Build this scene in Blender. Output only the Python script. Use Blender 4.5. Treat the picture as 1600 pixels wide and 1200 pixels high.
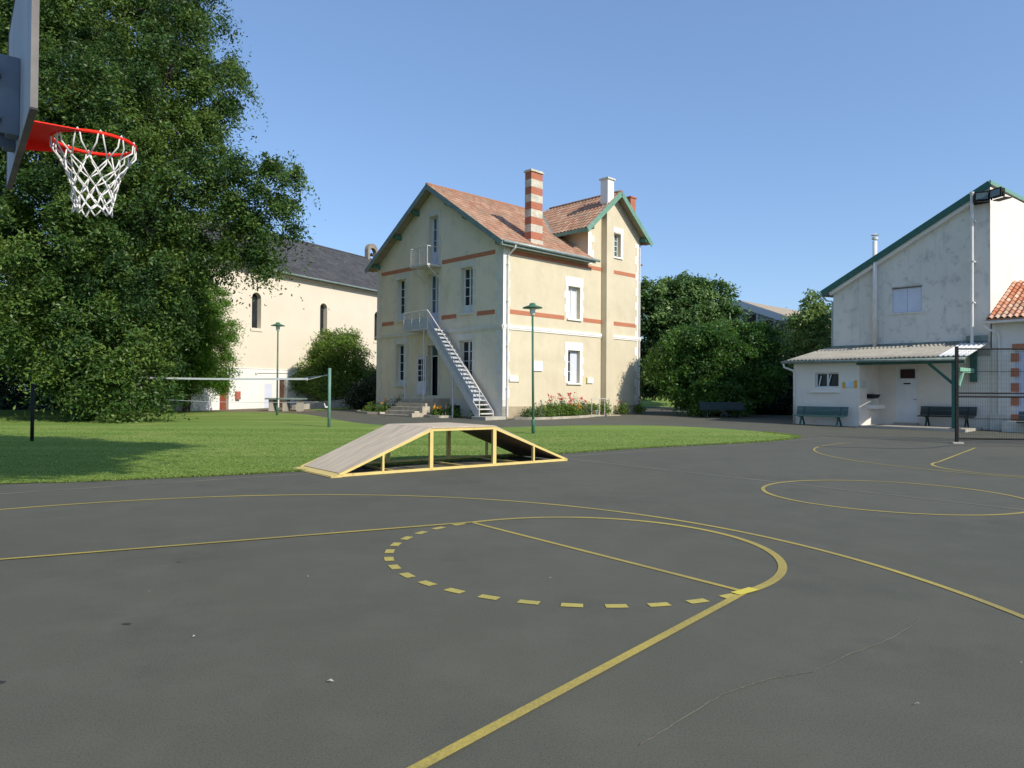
import bpy, bmesh, math, random
import numpy as np
from mathutils import Vector, Matrix
random.seed(7)
for o in list(bpy.data.objects): bpy.data.objects.remove(o)
SC = bpy.context.scene
COL = SC.collection
R = math.radians

# ---------------------------------------------------------------- camera
cam = bpy.data.cameras.new('camera'); camo = bpy.data.objects.new('camera', cam); COL.objects.link(camo)
cam.sensor_width = 36; cam.lens = 25.275; cam.clip_start = .05; cam.clip_end = 3000
_p, _r = .0124473, .0066532
_f = Vector((0, math.cos(_p), math.sin(_p))); _rt = Vector((1, 0, 0)); _up = _rt.cross(_f)
_X = math.cos(_r)*_rt + math.sin(_r)*_up; _U = -math.sin(_r)*_rt + math.cos(_r)*_up
camo.matrix_world = Matrix(((_X.x, _U.x, -_f.x, 0), (_X.y, _U.y, -_f.y, 0), (_X.z, _U.z, -_f.z, 1.52263), (0, 0, 0, 1)))
SC.camera = camo
SC.render.resolution_x = 1024; SC.render.resolution_y = 768

# ---------------------------------------------------------------- light
SUN_AZ, SUN_EL = 132.0, 35.5          # azimuth from +Y towards +X
w = bpy.data.worlds.new("World"); SC.world = w; w.use_nodes = True
nt = w.node_tree; nt.nodes.clear()
sky = nt.nodes.new('ShaderNodeTexSky'); sky.sky_type = 'NISHITA'; sky.sun_disc = False
sky.sun_elevation = R(SUN_EL); sky.sun_rotation = R(SUN_AZ)
sky.altitude = 100; sky.air_density = 1.0; sky.dust_density = 0.8; sky.ozone_density = 3.0
bg = nt.nodes.new('ShaderNodeBackground'); bg.inputs[1].default_value = .15
wo = nt.nodes.new('ShaderNodeOutputWorld')
gm = nt.nodes.new('ShaderNodeGamma'); gm.inputs[1].default_value = .67; nt.links.new(sky.outputs[0], gm.inputs[0])
tn = nt.nodes.new('ShaderNodeMix'); tn.data_type = 'RGBA'; tn.blend_type = 'MULTIPLY'; tn.clamp_result = False; tn.inputs[0].default_value = 1
nt.links.new(gm.outputs[0], tn.inputs[6]); tn.inputs[7].default_value = (.96, 1.17, 1.46, 1)
nt.links.new(tn.outputs[2], bg.inputs[0]); nt.links.new(bg.outputs[0], wo.inputs[0])
sl = bpy.data.lights.new('sun', 'SUN'); sl.energy = 3.35; sl.angle = R(.55); sl.color = (1, .93, .80)
so = bpy.data.objects.new('sun', sl); COL.objects.link(so)
_a, _e = R(SUN_AZ), R(SUN_EL)
S = Vector((math.sin(_a)*math.cos(_e), math.cos(_a)*math.cos(_e), math.sin(_e)))
so.rotation_euler = S.to_track_quat('Z', 'Y').to_euler(); so.location = S*60
SC.view_settings.view_transform = 'Standard'; SC.view_settings.look = 'None'
SC.view_settings.exposure = 0.48; SC.view_settings.gamma = 1

# ---------------------------------------------------------------- materials
def mat(name, c1, c2=None, scale=3., detail=5, rough=.8, bump=0., bscale=40., metal=0., spec=.3,
        stretch=None, lo=.35, hi=.65, dirt=None, dscale=1.2, dlo=.55, dhi=.75, streak=None):
    m = bpy.data.materials.new(name); m.use_nodes = True; n = m.node_tree; L = n.links
    b = n.nodes['Principled BSDF']; b.inputs['Roughness'].default_value = rough; b.inputs['Metallic'].default_value = metal
    b.inputs['Specular IOR Level'].default_value = spec
    tc = n.nodes.new('ShaderNodeTexCoord'); mp = n.nodes.new('ShaderNodeMapping'); L.new(tc.outputs['Object'], mp.inputs[0])
    if stretch: mp.inputs['Scale'].default_value = stretch
    c = n.nodes.new('ShaderNodeRGB'); c.outputs[0].default_value = (*c1, 1); out = c.outputs[0]
    def layer(out, col, sc, lo, hi, det=detail, r=.6):
        nonlocal mp
        ns = n.nodes.new('ShaderNodeTexNoise'); ns.inputs['Scale'].default_value = sc; ns.inputs['Detail'].default_value = det
        ns.inputs['Roughness'].default_value = r
        L.new(mp.outputs[0], ns.inputs['Vector'])
        mr = n.nodes.new('ShaderNodeMapRange'); mr.inputs[1].default_value = lo; mr.inputs[2].default_value = hi
        L.new(ns.outputs[0], mr.inputs[0])
        mx = n.nodes.new('ShaderNodeMix'); mx.data_type = 'RGBA'; L.new(mr.outputs[0], mx.inputs[0])
        L.new(out, mx.inputs[6]); mx.inputs[7].default_value = (*col, 1)
        return mx.outputs[2]
    if c2: out = layer(out, c2, scale, lo, hi)
    if dirt: out = layer(out, dirt, dscale, dlo, dhi, 8, .7)
    if streak:      # run-off stains, long in z
        mp0 = mp; mp = n.nodes.new('ShaderNodeMapping'); L.new(tc.outputs['Object'], mp.inputs[0]); mp.inputs['Scale'].default_value = (3.2, 3.2, .22)
        out = layer(out, streak, 1.3, .56, .86, 6, .65); mp = mp0
    L.new(out, b.inputs['Base Color'])
    if bump:
        ns = n.nodes.new('ShaderNodeTexNoise'); ns.inputs['Scale'].default_value = bscale; ns.inputs['Detail'].default_value = 6
        L.new(mp.outputs[0], ns.inputs['Vector'])
        bp = n.nodes.new('ShaderNodeBump'); bp.inputs['Strength'].default_value = bump; bp.inputs['Distance'].default_value = .02
        L.new(ns.outputs[0], bp.inputs['Height']); L.new(bp.outputs[0], b.inputs['Normal'])
    m['out'] = 1
    return m

def leafmat(name, c1, c2, c3, trans=.35):
    m = bpy.data.materials.new(name); m.use_nodes = True; n = m.node_tree; L = n.links
    b = n.nodes['Principled BSDF']; b.inputs['Roughness'].default_value = .45; b.inputs['Specular IOR Level'].default_value = .35
    at = n.nodes.new('ShaderNodeAttribute'); at.attribute_name = 'tint'
    cr = n.nodes.new('ShaderNodeValToRGB'); e = cr.color_ramp.elements
    e[0].position = 0; e[0].color = (*c1, 1); e[1].position = 1; e[1].color = (*c3, 1); k = e.new(.55); k.color = (*c2, 1)
    L.new(at.outputs['Fac'], cr.inputs[0]); L.new(cr.outputs[0], b.inputs['Base Color'])
    tr = n.nodes.new('ShaderNodeBsdfTranslucent'); hs = n.nodes.new('ShaderNodeHueSaturation')
    hs.inputs['Hue'].default_value = .475; hs.inputs['Value'].default_value = 1.5; L.new(cr.outputs[0], hs.inputs['Color']); L.new(hs.outputs[0], tr.inputs[0])
    ms = n.nodes.new('ShaderNodeMixShader'); ms.inputs[0].default_value = trans
    L.new(b.outputs[0], ms.inputs[1]); L.new(tr.outputs[0], ms.inputs[2]); L.new(ms.outputs[0], n.nodes['Material Output'].inputs[0])
    return m

def asphalt():
    m = bpy.data.materials.new('asphalt'); m.use_nodes = True; n = m.node_tree; L = n.links
    b = n.nodes['Principled BSDF']; b.inputs['Roughness'].default_value = .85; b.inputs['Specular IOR Level'].default_value = .25
    tc = n.nodes.new('ShaderNodeTexCoord')
    def noise(sc, det=4, r=.55, w=None):
        ns = n.nodes.new('ShaderNodeTexNoise'); ns.inputs['Scale'].default_value = sc; ns.inputs['Detail'].default_value = det; ns.inputs['Roughness'].default_value = r
        L.new(tc.outputs['Object'], ns.inputs['Vector']); return ns.outputs[0]
    def rng(s, lo, hi, a=0., z=1.):
        mr = n.nodes.new('ShaderNodeMapRange'); mr.inputs[1].default_value = lo; mr.inputs[2].default_value = hi; mr.inputs[3].default_value = a; mr.inputs[4].default_value = z
        L.new(s, mr.inputs[0]); return mr.outputs[0]
    def mix(f, a, bcol):
        mx = n.nodes.new('ShaderNodeMix'); mx.data_type = 'RGBA'; L.new(f, mx.inputs[0])
        if isinstance(a, tuple): mx.inputs[6].default_value = (*a, 1)
        else: L.new(a, mx.inputs[6])
        if isinstance(bcol, tuple): mx.inputs[7].default_value = (*bcol, 1)
        else: L.new(bcol, mx.inputs[7])
        return mx.outputs[2]
    o = mix(rng(noise(.22, 6, .6), .32, .68), (.084, .084, .064), (.106, .105, .079))
    o = mix(rng(noise(1.7, 6, .65), .46, .78, 0, .6), o, (.132, .131, .104))
    o = mix(rng(noise(.55, 5, .7), .54, .72, 0, .75), o, (.058, .062, .052))
    g = noise(95, 3, .8); o = mix(rng(g, .42, .66, 0, .55), o, (.132, .130, .108))
    o = mix(rng(g, .46, .34, 0, .6), o, (.040, .042, .034))
    g2 = noise(240, 2, .8); o = mix(rng(g2, .58, .75, 0, .85), o, (.21, .20, .18))
    # small pale specks of grit
    vo = n.nodes.new('ShaderNodeTexVoronoi'); vo.inputs['Scale'].default_value = 2.6; L.new(tc.outputs['Object'], vo.inputs['Vector'])
    vc = n.nodes.new('ShaderNodeSeparateColor'); L.new(vo.outputs['Color'], vc.inputs[0])
    mth = n.nodes.new('ShaderNodeMath'); mth.operation = 'MULTIPLY'
    L.new(rng(vo.outputs['Distance'], .035, .02), mth.inputs[0]); L.new(rng(vc.outputs[0], .74, .76, 0, .8), mth.inputs[1])
    o = mix(mth.outputs[0], o, (.42, .40, .35))
    L.new(o, b.inputs['Base Color'])
    bp = n.nodes.new('ShaderNodeBump'); bp.inputs['Strength'].default_value = .22; bp.inputs['Distance'].default_value = .005
    L.new(noise(130, 4, .7), bp.inputs['Height']); L.new(bp.outputs[0], b.inputs['Normal'])
    return m

def paint(name, col, worn, thr=.52, soft=.10):
    m = bpy.data.materials.new(name); m.use_nodes = True; n = m.node_tree; L = n.links
    b = n.nodes['Principled BSDF']; b.inputs['Roughness'].default_value = .7
    tc = n.nodes.new('ShaderNodeTexCoord')
    a = n.nodes.new('ShaderNodeTexNoise'); a.inputs['Scale'].default_value = 70; a.inputs['Detail'].default_value = 5; a.inputs['Roughness'].default_value = .8
    c = n.nodes.new('ShaderNodeTexNoise'); c.inputs['Scale'].default_value = .9; c.inputs['Detail'].default_value = 3
    L.new(tc.outputs['Object'], a.inputs[0]); L.new(tc.outputs['Object'], c.inputs[0])
    ad = n.nodes.new('ShaderNodeMath'); ad.operation = 'MULTIPLY_ADD'; ad.inputs[1].default_value = .5; L.new(c.outputs[0], ad.inputs[0]); L.new(a.outputs[0], ad.inputs[2])
    mr = n.nodes.new('ShaderNodeMapRange'); mr.inputs[1].default_value = thr+.25-soft; mr.inputs[2].default_value = thr+.25+soft; L.new(ad.outputs[0], mr.inputs[0])
    mx = n.nodes.new('ShaderNodeMix'); mx.data_type = 'RGBA'; L.new(mr.outputs[0], mx.inputs[0])
    mx.inputs[6].default_value = (*col, 1); mx.inputs[7].default_value = (*worn, 1); L.new(mx.outputs[2], b.inputs['Base Color'])
    return m

def grassmat(name, stripes=True):
    m = bpy.data.materials.new(name); m.use_nodes = True; n = m.node_tree; L = n.links
    b = n.nodes['Principled BSDF']; b.inputs['Roughness'].default_value = .9; b.inputs['Specular IOR Level'].default_value = .1
    tc = n.nodes.new('ShaderNodeTexCoord'); mp = n.nodes.new('ShaderNodeMapping'); L.new(tc.outputs['Object'], mp.inputs[0])
    mp.inputs['Rotation'].default_value = (0, 0, R(8)); mp.inputs['Scale'].default_value = (.07, 1, 1)
    def noise(sc, det, src, r=.6):
        ns = n.nodes.new('ShaderNodeTexNoise'); ns.inputs['Scale'].default_value = sc; ns.inputs['Detail'].default_value = det; ns.inputs['Roughness'].default_value = r
        L.new(src, ns.inputs['Vector']); return ns.outputs[0]
    def mix(f, lo, hi, a, col, amt=1.):
        mr = n.nodes.new('ShaderNodeMapRange'); mr.inputs[1].default_value = lo; mr.inputs[2].default_value = hi; mr.inputs[4].default_value = amt; L.new(f, mr.inputs[0])
        mx = n.nodes.new('ShaderNodeMix'); mx.data_type = 'RGBA'; L.new(mr.outputs[0], mx.inputs[0])
        if isinstance(a, tuple): mx.inputs[6].default_value = (*a, 1)
        else: L.new(a, mx.inputs[6])
        mx.inputs[7].default_value = (*col, 1); return mx.outputs[2]
    o = mix(noise(.9, 4, mp.outputs[0]), .35, .65, (.130, .215, .042), (.220, .295, .075))
    o = mix(noise(.35, 5, tc.outputs['Object']), .52, .72, o, (.29, .31, .10), .7)
    o = mix(noise(14, 6, tc.outputs['Object'], .75), .50, .72, o, (.120, .225, .036), .4)
    o = mix(noise(60, 4, tc.outputs['Object'], .8), .55, .75, o, (.20, .27, .075), .3)
    L.new(o, b.inputs['Base Color'])
    bp = n.nodes.new('ShaderNodeBump'); bp.inputs['Strength'].default_value = .4; bp.inputs['Distance'].default_value = .03
    L.new(noise(45, 5, tc.outputs['Object'], .8), bp.inputs['Height']); L.new(bp.outputs[0], b.inputs['Normal'])
    return m

def brickmat(name, c1, c2, mortar, scale=1., bw=.22, bh=.07, bump=.3):
    m = bpy.data.materials.new(name); m.use_nodes = True; n = m.node_tree; L = n.links
    b = n.nodes['Principled BSDF']; b.inputs['Roughness'].default_value = .85
    tc = n.nodes.new('ShaderNodeTexCoord'); sp = n.nodes.new('ShaderNodeSeparateXYZ'); L.new(tc.outputs['Object'], sp.inputs[0])
    ad = n.nodes.new('ShaderNodeMath'); ad.operation = 'ADD'; L.new(sp.outputs[0], ad.inputs[0]); L.new(sp.outputs[1], ad.inputs[1])
    cb = n.nodes.new('ShaderNodeCombineXYZ'); L.new(ad.outputs[0], cb.inputs[0]); L.new(sp.outputs[2], cb.inputs[1])
    t = n.nodes.new('ShaderNodeTexBrick'); L.new(cb.outputs[0], t.inputs[0]); t.inputs['Scale'].default_value = scale
    t.inputs['Color1'].default_value = (*c1, 1); t.inputs['Color2'].default_value = (*c2, 1); t.inputs['Mortar'].default_value = (*mortar, 1)
    t.inputs['Mortar Size'].default_value = .008; t.inputs['Brick Width'].default_value = bw; t.inputs['Row Height'].default_value = bh
    L.new(t.outputs[0], b.inputs['Base Color'])
    return m

def tilemat(name, c1, c2, c3):
    m = bpy.data.materials.new(name); m.use_nodes = True; n = m.node_tree; L = n.links
    b = n.nodes['Principled BSDF']; b.inputs['Roughness'].default_value = .85; b.inputs['Specular IOR Level'].default_value = .2
    at = n.nodes.new('ShaderNodeAttribute'); at.attribute_name = 'tint'
    cr = n.nodes.new('ShaderNodeValToRGB'); e = cr.color_ramp.elements
    e[0].position = 0; e[0].color = (*c1, 1); e[1].position = 1; e[1].color = (*c3, 1); k = e.new(.5); k.color = (*c2, 1)
    L.new(at.outputs['Fac'], cr.inputs[0])
    tc = n.nodes.new('ShaderNodeTexCoord'); ns = n.nodes.new('ShaderNodeTexNoise'); ns.inputs['Scale'].default_value = 1.1; ns.inputs['Detail'].default_value = 7; ns.inputs['Roughness'].default_value = .7
    L.new(tc.outputs['Object'], ns.inputs[0]); mr = n.nodes.new('ShaderNodeMapRange'); mr.inputs[1].default_value = .47; mr.inputs[2].default_value = .68; mr.inputs[4].default_value = .7; L.new(ns.outputs[0], mr.inputs[0])
    mx = n.nodes.new('ShaderNodeMix'); mx.data_type = 'RGBA'; L.new(mr.outputs[0], mx.inputs[0]); L.new(cr.outputs[0], mx.inputs[6]); mx.inputs[7].default_value = (.24, .20, .14, 1)
    L.new(mx.outputs[2], b.inputs['Base Color'])
    return m

M = {}
M['asphalt'] = asphalt()
M['line'] = paint('worn yellow line', (.49, .38, .075), (.22, .185, .07), .53, .18)
M['dash'] = paint('yellow dash paint', (.52, .43, .09), (.24, .21, .08), .56, .14)
M['faint'] = paint('faded line', (.36, .34, .25), (.16, .155, .115), .47, .16)
M['bright'] = paint('fresh yellow paint', (.66, .55, .07), (.5, .42, .07), .66, .1)
M['lawn'] = grassmat('lawn grass')
M['earth'] = mat('dry earth', (.20, .155, .10), (.12, .10, .07), 2, 6, .95, .3, 30)
M['field'] = mat('far field', (.09, .13, .04), (.14, .15, .06), .05, 4, .95)
M['cream'] = mat('cream render', (.60, .525, .375), (.66, .58, .42), .7, 5, .92, .12, 60, dirt=(.52, .45, .32), dscale=.9, dlo=.5, dhi=.85, streak=(.55, .475, .34))
M['greyrender'] = mat('weathered cream render', (.69, .62, .48), (.75, .67, .52), .7, 5, .92, .12, 60, dirt=(.50, .46, .36), dscale=1.3, dlo=.52, dhi=.85, streak=(.54, .49, .39))
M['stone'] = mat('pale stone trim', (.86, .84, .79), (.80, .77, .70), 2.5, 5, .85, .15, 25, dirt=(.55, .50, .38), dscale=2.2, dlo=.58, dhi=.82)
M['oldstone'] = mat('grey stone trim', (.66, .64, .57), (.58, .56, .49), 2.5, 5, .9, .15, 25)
M['plinth'] = mat('stained plinth', (.46, .38, .25), (.34, .28, .19), 1.6, 6, .95, .3, 20)
M['band'] = brickmat('orange brick band', (.52, .17, .08), (.44, .14, .075), (.42, .22, .13))
M['tile'] = tilemat('mechanical clay tile', (.33, .165, .105), (.42, .235, .155), (.50, .33, .23))
M['canal'] = tilemat('canal clay tile', (.42, .14, .07), (.55, .27, .16), (.70, .52, .40))
M['barge'] = mat('green bargeboard', (.13, .27, .20), (.17, .33, .25), 4, 4, .6, dirt=(.28, .34, .30), dscale=3)
M['bargegrey'] = mat('grey green bargeboard', (.14, .20, .18), (.22, .27, .25), 4, 4, .6, dirt=(.30, .32, .30), dscale=3)  # bargeboard green greyed for gable shade; gutters and flashings share it
M['corbel'] = mat('dark green corbel', (.045, .14, .10), (.06, .17, .12), 4, 4, .6)
M['soffit'] = mat('soffit boards', (.34, .29, .21), (.25, .21, .15), 2, 4, .8, stretch=(1, 8, 1))
M['zinc'] = mat('zinc gutter', (.36, .43, .41), (.27, .33, .32), 4, 4, .45, metal=.3)
M['brick'] = brickmat('red chimney brick', (.48, .13, .06), (.38, .10, .05), (.36, .22, .15))
M['chimstone'] = mat('chimney stone', (.66, .60, .48), (.45, .42, .34), 4, 5, .9, .2, 30)
M['whiteframe'] = mat('white window paint', (.72, .74, .76), (.66, .68, .70), 3, 3, .5)
M['shutter'] = mat('white shutter', (.74, .75, .76), (.68, .70, .72), 3, 3, .55)
M['lav'] = mat('pale lavender paint', (.64, .67, .78), (.58, .61, .72), 3, 3, .55)
M['metalw'] = mat('peeling white steel', (.62, .60, .58), (.50, .47, .45), 9, 5, .6, dirt=(.30, .16, .12), dscale=5, dlo=.6, dhi=.72)
M['metalg'] = mat('grey blue steel', (.40, .43, .47), (.47, .49, .52), 3, 4, .6)
M['pipe'] = mat('white downpipe', (.74, .73, .70), (.64, .62, .58), 3, 4, .5)
M['black'] = mat('black steel', (.010, .011, .012), (.018, .018, .018), 6, 4, .6, spec=.15)
M['lampgreen'] = mat('green lamp paint', (.050, .135, .085), (.07, .17, .11), 5, 4, .4)
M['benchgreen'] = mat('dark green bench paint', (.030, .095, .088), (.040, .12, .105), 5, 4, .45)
M['benchdark'] = mat('near black green bench paint', (.012, .028, .028), (.02, .04, .038), 5, 4, .45)  # darker copy of the bench green with shade put in
M['postgreen'] = mat('porch green paint', (.035, .12, .095), (.05, .15, .12), 5, 4, .55)
M['bracketgreen'] = mat('faded mint green paint', (.20, .42, .30), (.26, .50, .37), 5, 4, .6)  # lit copy of the porch green, sun put into the colour
M['slate'] = mat('slate roof', (.050, .050, .055), (.085, .084, .088), 1.4, 8, .85, .5, 18, spec=.15, dirt=(.24, .22, .19), dscale=3.5, dlo=.58, dhi=.70)
M['chapel'] = mat('peach render', (.70, .62, .50), (.74, .66, .54), .5, 4, .92, .1, 60)
M['chapelwhite'] = mat('white base render', (.80, .79, .76), (.74, .72, .68), .6, 5, .9, .1, 50)
M['grime'] = mat('grimy grey render', (.66, .63, .575), (.73, .70, .63), .6, 6, .92, .2, 40, stretch=(1, 1, .7), dirt=(.30, .29, .27), dscale=2.6, dlo=.52, dhi=.78, streak=(.42, .41, .38))
M['whiterender'] = mat('white render', (.78, .73, .66), (.70, .65, .58), .8, 5, .9, .15, 50, dirt=(.46, .46, .44), dscale=1.7, dlo=.60, dhi=.85)
M['fibro'] = mat('weathered fibre cement', (.36, .33, .275), (.28, .26, .22), 2.5, 6, .9, .3, 30, dirt=(.50, .47, .41), dscale=5, dlo=.55, dhi=.75)
M['fibrolit'] = mat('newer fibre cement', (.72, .72, .70), (.64, .64, .62), 2.5, 5, .8)  # paler copy of the fibre cement, sunlight put into the colour
M['concrete'] = mat('concrete', (.46, .42, .35), (.36, .33, .28), 2, 6, .92, .3, 30)
M['kerbstone'] = mat('stone steps', (.50, .44, .34), (.34, .30, .24), 3, 6, .95, .4, 20)
M['glass'] = mat('dark window glass', (.014, .018, .022), (.03, .036, .042), 1.5, 3, .12, spec=.28)
M['glassgreen'] = mat('greenish window glass', (.06, .09, .09), (.10, .14, .14), 1.5, 3, .12, spec=.6)
M['void'] = mat('unlit interior', (.012, .012, .012), None, rough=.9)
M['reddoor'] = mat('red brown door', (.26, .07, .035), (.20, .055, .03), 3, 4, .6, stretch=(1, 1, .2))
M['wooddark'] = mat('dark wood door', (.10, .05, .035), (.07, .035, .025), 3, 4, .6)
M['darkred'] = mat('dark brown louvre', (.045, .028, .024), None, rough=.8)
M['redbox'] = mat('red box', (.46, .10, .07), (.40, .16, .12), 5, 4, .5)
M['trunk'] = mat('bark', (.14, .11, .085), (.07, .055, .045), 5, 8, .95, .8, 18, stretch=(1, 1, .3))
M['ash'] = leafmat('ash leaves', (.018, .050, .016), (.058, .125, .026), (.155, .235, .045))
M['thuja'] = leafmat('thuja sprays', (.045, .115, .015), (.100, .215, .026), (.16, .30, .038))
M['young'] = leafmat('young tree leaves', (.06, .14, .03), (.12, .22, .05), (.24, .34, .12), .35)
M['bush'] = leafmat('bush leaves', (.050, .115, .020), (.115, .205, .032), (.19, .28, .048))
M['laurel'] = leafmat('laurel leaves', (.034, .085, .022), (.085, .170, .040), (.20, .31, .10), .25)
M['round'] = leafmat('round bush leaves', (.028, .085, .014), (.062, .150, .022), (.115, .225, .036))
M['dark'] = leafmat('dark hedge leaves', (.010, .024, .010), (.016, .036, .014), (.026, .052, .018), .15)  # shade under trees and beside walls is put into these greens
M['plant'] = leafmat('bed plant leaves', (.05, .10, .03), (.10, .16, .05), (.22, .25, .12))
M['redflower'] = leafmat('red petals', (.45, .02, .02), (.60, .03, .05), (.70, .12, .12), .2)
M['pinkflower'] = leafmat('pink petals', (.75, .06, .12), (.80, .10, .16), (.85, .2, .25), .2)
M['orangeflower'] = leafmat('orange petals', (.75, .30, .02), (.80, .40, .03), (.85, .55, .04), .2)
M['redpaint'] = mat('red rim enamel', (.95, .030, .012), (.90, .026, .012), 5, 3, .55, spec=.2)
M['board'] = mat('weathered grey board', (.46, .49, .51), (.36, .39, .41), 1.2, 6, .75, .1, 40, stretch=(1, 1, .25), dirt=(.15, .17, .19), dscale=2.4)
M['boardedge'] = mat('weathered board edge', (.24, .225, .215), (.16, .15, .145), 5, 5, .85)
M['galv'] = mat('blue grey steel bracket', (.17, .22, .28), (.12, .16, .21), 4, 4, .5, metal=.2)
M['cord'] = mat('white cord', (.80, .79, .77), (.66, .64, .62), 30, 3, .8)
M['rampwood'] = mat('weathered plywood', (.66, .545, .40), (.50, .415, .31), 2.2, 7, .9, .2, 40, stretch=(.35, 3, 1), dirt=(.34, .29, .235), dscale=3.2, dlo=.5, dhi=.8)
M['rampunder'] = mat('dark plywood underside', (.17, .125, .09), (.11, .08, .06), 2.2, 6, .9)
M['rampyellow'] = mat('cream yellow frame paint', (.72, .56, .20), (.62, .47, .18), 3, 5, .6, dirt=(.34, .22, .10), dscale=5, dlo=.6, dhi=.75)
M['signwhite'] = mat('white plaque', (.82, .83, .84), None, rough=.5)
M['signyellow'] = mat('yellow plaque end', (.70, .60, .05), None, rough=.5)
M['signorange'] = mat('orange plaque end', (.66, .36, .03), None, rough=.5)
M['signblue'] = mat('pale blue panel', (.42, .60, .78), (.60, .72, .82), 8, 2, .5)
M['signgreen'] = mat('pale meter cover', (.45, .52, .45), (.52, .58, .52), 3, 2, .5)
M['farwall'] = mat('blue grey cladding', (.24, .29, .36), (.29, .34, .41), 1, 3, .7)
M['farfascia'] = mat('pale fascia', (.46, .52, .60), None, rough=.6)
M['farroof'] = mat('tan roof', (.42, .34, .25), (.34, .28, .21), 2, 5, .9)
M['dirtstain'] = mat('dark damp stain', (.035, .036, .038), (.055, .055, .055), 20, 3, .9)
M['tar'] = mat('tar seam', (.058, .059, .060), (.085, .084, .080), 12, 4, .7)
M['pot'] = mat('terracotta pot', (.42, .16, .09), (.34, .12, .07), 6, 3, .85)
M['bluepot'] = mat('light blue tub', (.36, .55, .66), None, rough=.4)
M['oldbell'] = mat('brown grey stone', (.30, .26, .21), (.22, .19, .16), 4, 5, .95, .3, 20)
M['postgrey'] = mat('grey green post paint', (.12, .22, .18), (.16, .27, .22), 5, 4, .55)
M['crack'] = paint('crack grit', (.22, .18, .13), (.115, .112, .082), .50, .06)
M['petal'] = M['orangeflower']

# ---------------------------------------------------------------- mesh helpers
class MB:
    def __init__(s, fn=None): s.bm = bmesh.new(); s.fn = fn; s.tint = None
    def v(s, p):
        p = s.fn(*p) if s.fn else p
        return s.bm.verts.new(p)
    def face(s, pts): return s.bm.faces.new([s.v(p) for p in pts])
    def box(s, x0, x1, y0, y1, z0, z1):
        c = [s.v(p) for p in ((x0,y0,z0),(x1,y0,z0),(x1,y1,z0),(x0,y1,z0),(x0,y0,z1),(x1,y0,z1),(x1,y1,z1),(x0,y1,z1))]
        for f in ((0,3,2,1),(4,5,6,7),(0,1,5,4),(1,2,6,5),(2,3,7,6),(3,0,4,7)): s.bm.faces.new([c[i] for i in f])
        return s
    def prism(s, poly, a, ax, ln):
        """poly: list of 3D points, extruded along vector ax*ln from offset a"""
        A = [Vector(p)+Vector(a) for p in poly]; B = [p+Vector(ax)*ln for p in A]
        va = [s.v(tuple(p)) for p in A]; vb = [s.v(tuple(p)) for p in B]; n = len(A)
        s.bm.faces.new(va); s.bm.faces.new(vb[::-1])
        for i in range(n): s.bm.faces.new([va[i], vb[i], vb[(i+1) % n], va[(i+1) % n]])
        return s
    def beam(s, p, q, w, h, up=(0,0,1)):
        p = Vector(p); q = Vector(q); d = (q-p).normalized(); sd = d.cross(Vector(up))
        if sd.length < 1e-4: sd = d.cross(Vector((1,0,0)))
        sd.normalize(); u = sd.cross(d)
        c = []
        for P in (p, q):
            for a, b in ((-1,-1),(1,-1),(1,1),(-1,1)): c.append(s.v(tuple(P+sd*a*w/2+u*b*h/2)))
        for f in ((0,3,2,1),(4,5,6,7),(0,1,5,4),(1,2,6,5),(2,3,7,6),(3,0,4,7)): s.bm.faces.new([c[i] for i in f])
        return s
    def tube(s, pts, r, n=8, r2=None, closed=False):
        P = [Vector(s.fn(*p)) if s.fn else Vector(p) for p in pts]; k = len(P)
        rings = []; prev = None
        for i, p in enumerate(P):
            if closed: d = (P[(i+1) % k]-P[i-1])
            else: d = (P[min(i+1, k-1)]-P[max(i-1, 0)])
            d.normalize()
            if prev is None:
                u = d.orthogonal().normalized()
            else:
                u = (prev-d*prev.dot(d))
                u = u.normalized() if u.length > 1e-5 else d.orthogonal().normalized()
            prev = u; w_ = d.cross(u)
            rr = r if r2 is None else (r+(r2-r)*i/max(k-1, 1))
            if isinstance(r, (list, tuple)): rr = r[i]
            rings.append([s.bm.verts.new(p+(u*math.cos(a)+w_*math.sin(a))*rr) for a in [2*math.pi*j/n for j in range(n)]])
        m = k if closed else k-1
        for i in range(m):
            a, b = rings[i], rings[(i+1) % k]
            for j in range(n): s.bm.faces.new([a[j], a[(j+1) % n], b[(j+1) % n], b[j]])
        if not closed:
            s.bm.faces.new(rings[0][::-1]); s.bm.faces.new(rings[-1])
        return s
    def lathe(s, prof, c=(0,0,0), n=20):
        rings = []
        for r, z in prof: rings.append([s.v((c[0]+r*math.cos(2*math.pi*j/n), c[1]+r*math.sin(2*math.pi*j/n), c[2]+z)) for j in range(n)])
        for a, b in zip(rings, rings[1:]):
            for j in range(n): s.bm.faces.new([a[j], a[(j+1) % n], b[(j+1) % n], b[j]])
        s.bm.faces.new(rings[0][::-1]); s.bm.faces.new(rings[-1])
        return s
    def build(s, name, m, parent=None, smooth=False, recalc=True, bevel=0):
        if recalc: bmesh.ops.recalc_face_normals(s.bm, faces=s.bm.faces)
        if bevel: bmesh.ops.bevel(s.bm, geom=[e for e in s.bm.edges if len(e.link_faces) == 2 and e.calc_face_angle(0) > .5], offset=bevel, segments=2, affect='EDGES', profile=.7)
        me = bpy.data.meshes.new(name); s.bm.to_mesh(me); s.bm.free()
        me.materials.append(M[m] if isinstance(m, str) else m)
        if smooth: me.polygons.foreach_set('use_smooth', [True]*len(me.polygons))
        o = bpy.data.objects.new(name, me); COL.objects.link(o)
        if parent is not None: o.parent = parent
        return o

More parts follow.
